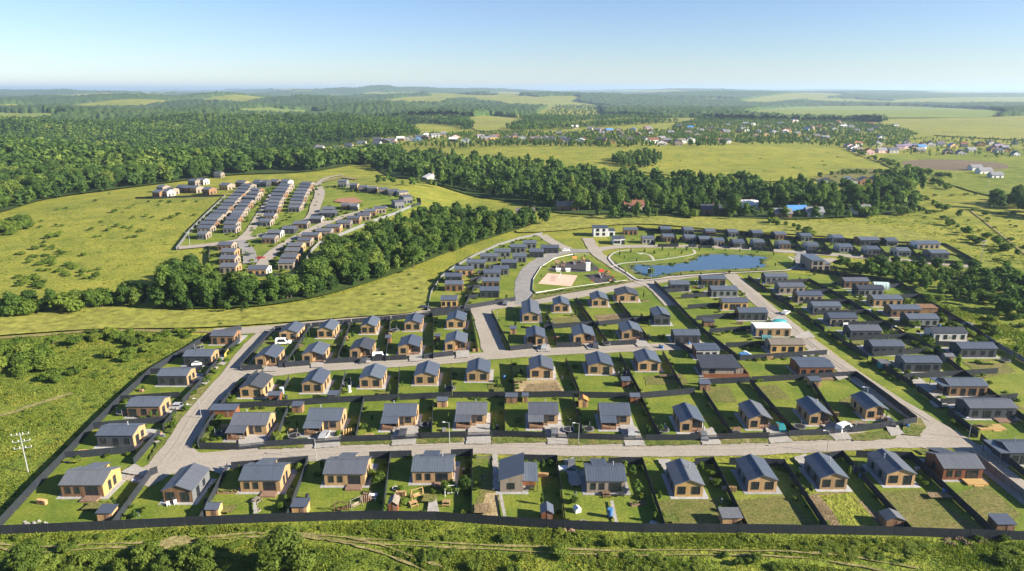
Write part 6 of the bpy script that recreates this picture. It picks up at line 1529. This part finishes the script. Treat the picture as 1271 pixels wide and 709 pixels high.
for pl, sp, hr in (([(-20,670),(130,663),(320,654),(540,651),(620,657),(800,666),(940,667),(1300,676),(1330,740),(-60,740)], 1.7, (.25, .75)), ([(-60,657),(-4,655),(38,611),(78,570),(115,531),(149,497),(186,463),(240,430),(200,414),(-40,416)], 3.2, (.25, .7))):
    for x, y, z in scatter(pl, sp, seed=77, excl=TRK+[[(-30,518),(0,520),(45,506),(92,490),(88,486),(40,500),(-30,510)]]):
        if math.sin(x/6+math.sin(y/5))*math.sin(y/4.5+1)+gs.uniform(-.7, .7) > .05: T.append((x, y, z, gs.uniform(*hr), gs.uniform(.7, 1.9), 'shrub', 'weeds'))

T = [t for t in T if not (t[6] in ('garden', 'verge') and onroad(t[0], t[1]))]
# split into single trees / single shrubs (the 300 that show largest) and the rest
A = np.array([(t[0], t[1], t[2], t[3], t[4]) for t in T])
px, py, dep = project(A[:, 0], A[:, 1], A[:, 2]); px2, py2, _ = project(A[:, 0], A[:, 1], A[:, 2]+A[:, 3])
size = FPX*A[:, 3]/dep; vis = np.array([t[6] != 'weeds' for t in T]) & (px > -12) & (px < 1283) & (py2 < 705) & (py > 100)
dist = np.hypot(A[:, 0], A[:, 1])
isS = np.array([t[5] == 'shrub' for t in T])
single = np.zeros(len(T), bool)
for msk, nmax in ((isS, 300), (~isS, 300)):
    idx = np.where(msk & vis)[0]; idx = idx[np.argsort(-size[idx])][:nmax]; single[idx] = True
ZONES = [(70,690,'bottom left corner'),(230,690,'second front row garden'),(350,690,'third front row garden'),(470,690,'fourth front row garden'),(640,690,'bottom fence middle'),(860,690,'eighth front row garden'),(1100,690,'bottom right gardens'),
    (110,600,'left perimeter fence'),(240,600,'second front row house'),(340,600,'third front row house'),(430,600,'fourth front row house'),(540,610,'play garden'),(650,600,'grey steep-roofed house'),(760,600,'pale grey front row house'),(870,600,'eighth front row house'),(960,600,'ninth front row house'),(1060,600,'tenth front row house'),(1180,600,'red-brown front row house'),
    (180,510,'left column houses'),(270,440,'left road top'),(310,530,'first porch house'),(400,530,'second porch house'),(500,525,'third porch house'),(590,525,'fourth porch house'),(680,525,'fifth porch house'),(770,525,'sixth porch house'),(860,525,'first right gable house'),(950,520,'second right gable house'),(1050,515,'corner junction'),
    (320,480,'first lane garden'),(440,475,'third lane garden'),(560,470,'fifth lane garden'),(680,465,'sixth lane garden'),(800,460,'eighth lane garden'),(350,430,'first gable house'),(450,425,'third gable house'),(550,420,'cross road'),(660,415,'long orange gable house'),(740,410,'recessed porch houses'),(830,410,'dark cube house'),(930,430,'patchy brown roof'),(930,390,'yellow-fronted house'),(880,360,'pond path'),(1010,380,'upper long road'),(1080,420,'lower long road'),(1150,460,'right house rows'),(1220,440,'right perimeter fence'),(1220,520,'wide dark right house'),
    (230,365,'left end'),(290,370,'orange hillside houses'),(350,370,'hillside estate front'),(400,350,'pale curved fence'),(440,330,'middle'),(490,305,'upper middle'),(540,285,'right part'),(600,280,'right end'),(670,270,'tip'),
    (20,395,'left photo edge'),(100,380,'left tree belt'),(170,378,'belt end'),(60,320,'left scrub band'),(100,270,'upper left meadow'),(200,270,'meadow middle'),(30,450,'left edge thicket'),(140,440,'dirt track'),(560,370,'crescent'),(700,360,'playground rail'),(790,335,'left pond bank'),(870,325,'middle of the pond'),(950,325,'right pond bank'),
    (1060,340,'upper thicket'),(1120,350,'middle of the thicket'),(1180,365,'lower thicket'),(1250,380,'photo edge'),(1200,400,'slope below the thicket'),(1240,300,'pale power pole'),(1150,270,'right valley slope'),(960,285,'yellow meadow'),(750,255,'left half'),(850,255,'middle'),(950,258,'right half'),(1050,255,'right end'),(560,220,'upper end'),(480,228,'crest'),(30,250,'meadow edge'),(200,225,'pale forest houses'),(850,205,'far yellow hillside')]
SHORT = ('garden', 'pond', 'rail', 'verge')
ZA = np.array([(z[0], z[1]) for z in ZONES])
WORDS = {'round': ('rounded', 'tree'), 'tall': ('slender', 'tree'), 'cone': ('conical', 'conifer'), 'shrub': ('bushy', 'shrub')}
rank = {}
for i in np.argsort(px):
    if not single[i]: continue
    x, y, z, h, w_, kd, wood = T[i]; k = int(RNG.integers(0, 5)); q = NEAR[kd][k]
    ad, noun = WORDS[kd]
    if noun == 'tree' and h < 3.2: noun = 'sapling'
    if kd == 'cone': noun = 'conifer'
    zn = int(np.argmin(((ZA-(px[i], py[i]))*(1, 1.8))**2 @ np.ones(2)))
    where = {'garden': 'in a garden', 'pond': 'on the pond bank', 'rail': 'in the hedge', 'verge': 'on a verge'}.get(wood, wood)
    sz = 'small ' if (h < 1.3 or (kd != 'shrub' and h < 5)) else ((('high ' if kd == 'shrub' else 'tall ') if h > (2.6 if kd == 'shrub' else 10) else ''))
    base = '%s%s %s %s%s' % (sz, ad, noun, where, ' by the '+ZONES[zn][2] if wood in SHORT else ' near the '+ZONES[zn][2])
    rank.setdefault(base, []).append(i)
for base, ids in rank.items():
    for n_, i in enumerate(ids):
        x, y, z, h, w_, kd, wood = T[i]; k = int(RNG.integers(0, 5))
        lab = base if len(ids) == 1 else base+', %s from left' % (ORD[n_] if n_ < 20 else 'far')
        cat = 'shrub' if kd == 'shrub' else 'tree'
        grp = {'garden': 'garden shrubs' if cat == 'shrub' else 'garden trees', 'pond': 'reeds and shrubs round the pond', 'rail': 'hedge by the playground', 'verge': 'roadside shrubs'}.get(wood, ('shrubs ' if cat == 'shrub' else 'trees ')+wood)
        nm = {'round': 'broadleaf_tree', 'tall': 'slender_tree', 'cone': 'conifer_tree', 'shrub': 'shrub'}[kd]
        s = w_/h
        r = thing(nm, lab, cat, (x, y, z), RNG.uniform(0, 6.28), grp, (h*s, h*s, h))
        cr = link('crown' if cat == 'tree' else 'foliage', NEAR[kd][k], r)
        if wood.startswith('in the bottom'):
            cr.material_slots[0].link = 'OBJECT'; cr.material_slots[0].material = M['willow']
        link('trunk' if cat == 'tree' else 'stem', TRUNK[kd], r)

def merged(name, ids, lab, cat, mat='leafs'):
    """the rest of a wood as one mesh"""
    QS, TN, TT = [], [], []
    ids = np.array(ids)
    for kd in KINDS:
        for lv, (lib, lo, hi) in enumerate(((MID, 0, 520), (FAR, 520, 1000), (VFAR, 1000, 1e9))):
            for v in range(6):
                s = [i for i in ids if T[i][5] == kd and lo <= dist[i] < hi and i % 6 == v]
                if not s: continue
                Q, tn = lib[kd][v]; n = len(s); a = A[s]
                th = RNG.uniform(0, 2*math.pi, n); c_, s_ = np.cos(th), np.sin(th)
                R_ = np.zeros((n, 3, 3)); R_[:, 0, 0] = c_; R_[:, 0, 1] = -s_; R_[:, 1, 0] = s_; R_[:, 1, 1] = c_; R_[:, 2, 2] = 1
                out = np.einsum('nij,qkj->nqki', R_, Q)
                out *= np.stack([a[:, 4], a[:, 4], a[:, 3]], 1)[:, None, None, :]; out += a[:, None, None, :3]
                QS.append(out.reshape(-1, 4, 3)); TN.append(np.tile(tn, n))
                base = .35+.3*np.sin(a[:, 0]/60+a[:, 1]/85)*np.sin(a[:, 1]/47)+(-.2 if kd == 'cone' else .05)
                base = base+(.3 if 'weeds' in lab else 0)
                TT.append(np.repeat(np.clip(base+RNG.normal(0, .22, n), 0, 1), len(tn)))
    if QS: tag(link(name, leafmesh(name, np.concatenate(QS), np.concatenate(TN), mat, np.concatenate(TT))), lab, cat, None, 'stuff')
woods = {}
for i in range(len(T)):
    if single[i]: continue
    if not (px[i] > -60 and px[i] < 1340): continue
    woods.setdefault((T[i][6], isS[i]), []).append(i)
for (wd, s), ids in sorted(woods.items()):
    wd2 = {'garden': 'in the gardens', 'pond': 'round the pond', 'rail': 'along the playground rail', 'verge': 'along the verges', 'weeds': 'of leafy weeds in the rough grass'}.get(wd, wd)
    merged('shrubs' if s else 'woodland', ids, ('mass of green shrubs ' if s else 'mass of trees ')+wd2, 'shrubs' if s else 'forest', 'bushs' if s else 'leafs')
for pl in [CENTRAL, [(-60,290),(0,266),(60,248),(130,238),(200,229),(280,219),(392,213),(470,202),(500,196),(440,190),(380,186),(450,175),(560,164),(590,150),(-90,150)], [(470,213),(560,236),(640,252),(700,266),(860,270),(1000,273),(1130,262),(1120,243),(1000,240),(860,229),(740,222),(640,208),(480,198)]]:
    patch('forest_floor', pl, 'forestfloor', smooth=True)

# ------------------------------------------------------------------ tall grass
def grassmass(name, polys, n, hr, wr, lab, seed, blades=7, excl=(), cl=.5):
    g = np.random.default_rng(seed); P_ = []
    for poly in polys:
        w = np.array([P(x, y)[:2] for x, y in poly]); lo, hi = w.min(0), w.max(0)
        G = g.uniform(lo, hi, (n*6, 2)); k = inpoly(G[:, 0], G[:, 1], w)
        qx, qy, _ = project(G[:, 0], G[:, 1], 0*G[:, 0]); k &= (qx > -25) & (qx < 1296) & (qy < 740)
        for e in excl: k &= ~inpoly(qx, qy, e)
        dn = np.sin(G[:, 0]/5+np.sin(G[:, 1]/4))*np.sin(G[:, 1]/3.5+1); k &= g.uniform(-1.1, .8, len(G)) < dn
        P_.append(G[k][:n])
    G = np.concatenate(P_); m = len(G)*blades
    c = np.repeat(G, blades, 0)+g.normal(0, cl, (m, 2)); h = np.repeat(g.uniform(*hr, len(G)), blades)*g.uniform(.6, 1.2, m); wd = g.uniform(*wr, m)
    a = g.uniform(0, 2*math.pi, m); u = np.stack([np.cos(a), np.sin(a)], 1); le = np.stack([-np.sin(a), np.cos(a)], 1)*(h*g.uniform(.1, .7, m))[:, None]
    z = hgt(c[:, 0], c[:, 1])
    f = lambda xy, zz: np.concatenate([xy, zz[:, None]], 1)
    Q = np.stack([f(c-u*wd[:, None], z), f(c+u*wd[:, None], z), f(c+u*wd[:, None]*.55+le, z+h), f(c-u*wd[:, None]*.55+le, z+h)], 1)
    t = np.repeat(np.clip(.42+.3*np.sin(G[:, 0]/9+1)*np.sin(G[:, 1]/7)+g.normal(0, .2, len(G)), 0, 1), blades)
    tag(link(name, leafmesh(name, Q, g.uniform(0, 1, m), 'grass', t)), lab, 'grass', None, 'stuff')
grassmass('tall_grass', [[(-20,668),(130,661),(320,652),(540,649),(620,655),(800,664),(940,665),(1300,674),(1330,740),(-60,740)]], 8000, (.12, .42), (.04, .13), 'tall rough grass and weeds along the bottom of the photo', 1, 8, TRK)
grassmass('tall_grass', [[(-60,657),(-4,655),(38,611),(78,570),(115,531),(149,497),(186,463),(240,430),(200,414),(-40,416)]], 4500, (.1, .36), (.06, .17), 'tall rough grass in the field left of the estate', 2, 6, [[(-30,518),(0,520),(45,506),(92,490),(88,486),(40,500),(-30,510)]])
grassmass('meadow_grass', [[(-40,395),(100,384),(240,389),(340,383),(430,366),(520,338),(528,386),(430,396),(262,408),(110,409),(-40,418)]], 1500, (.1, .3), (.1, .25), 'dry grass on the yellow strip above the estate', 3, 5)
grassmass('meadow_grass', [[(-40,385),(0,380),(100,368),(190,366),(222,346),(222,316),(278,250),(180,248),(110,250),(-40,300)]], 900, (.15, .4), (.15, .4), 'dry grass of the big left meadow', 4, 5)
grassmass('meadow_grass', [[(640,288),(800,272),(1000,278),(1120,288),(1216,325),(1290,345),(1290,290),(1130,268),(760,268)],[(1140,370),(1200,385),(1290,420),(1290,452),(1230,420),(1200,402)]], 1500, (.15, .4), (.2, .4), 'dry grass on the meadow behind the pond', 5, 5)

# ------------------------------------------------------------------ far forest canopy
def far_forest():
    r = np.geomspace(2000, 30000, 300); th = np.linspace(-.72, .72, 700)
    Rr, Th = np.meshgrid(r, th, indexing='ij'); g = np.random.default_rng(3)
    Rr = Rr*(1+g.uniform(-.002, .002, Rr.shape)); X = Rr*np.sin(Th); Y = Rr*np.cos(Th); Z = hgt(X, Y)
    qx, qy, _ = project(X, Y, Z)
    f = np.ones(X.shape, bool)
    for pl, mt in FIELDS: f &= ~inpoly(qx, qy, smooth_pts(pl))
    cl = np.sin(X/610+1.7*np.sin(Y/900))*np.sin(Y/1150+2.1*np.sin(X/800)+.5)
    f &= ~((cl > .52) & (Rr > 3200))
    f &= ~((qx > 640) & (qx < 1300) & (qy > 140) & (qy < 150) & (Rr < 2500) & (cl > -.2))
    up = np.where(f, 13+g.normal(0, 2.6, X.shape)+3*np.sin(X/70)*np.sin(Y/90), -6)
    V = np.stack([X, Y, Z+up], -1).reshape(-1, 3); nr, nc = X.shape
    i = np.arange(nr-1)[:, None]*nc+np.arange(nc-1)[None, :]; q = np.stack([i, i+1, i+nc+1, i+nc], -1).reshape(-1, 4)[:, ::-1]
    keep = f.reshape(-1)[q].any(1)
    me = npmesh('far_forest', V, q[keep]); me.materials.append(M['canopy'])
    tag(link('far_forest', me), 'distant blue-green forest rolling to the horizon', 'forest', None, 'stuff')
M['canopy'] = groundmat('forest_canopy', [(.032,.062,.018),(.048,.085,.021),(.068,.108,.026)], .0015, .01, .08, .8, 2.0, fl=.6)
far_forest()

# ------------------------------------------------------------------ haze
hb = MB(); hb.box(-85000, -400, -130, 85000, 66000, 190)
hm = bpy.data.materials.new('haze_air'); hm.use_nodes = True; ht = hm.node_tree
for n in list(ht.nodes):
    if n.type != 'OUTPUT_MATERIAL': ht.nodes.remove(n)
pv = ht.nodes.new('ShaderNodeVolumePrincipled')
pv.inputs['Color'].default_value = (.60, .80, 1.0, 1)
pv.inputs['Density'].default_value = HAZE
pv.inputs['Anisotropy'].default_value = .2
ht.links.new(pv.outputs[0], [n for n in ht.nodes if n.type == 'OUTPUT_MATERIAL'][0].inputs['Volume'])
ho = hb.obj('haze', hm); tag(ho, 'thin blue haze over the whole landscape', 'haze', None, 'stuff')
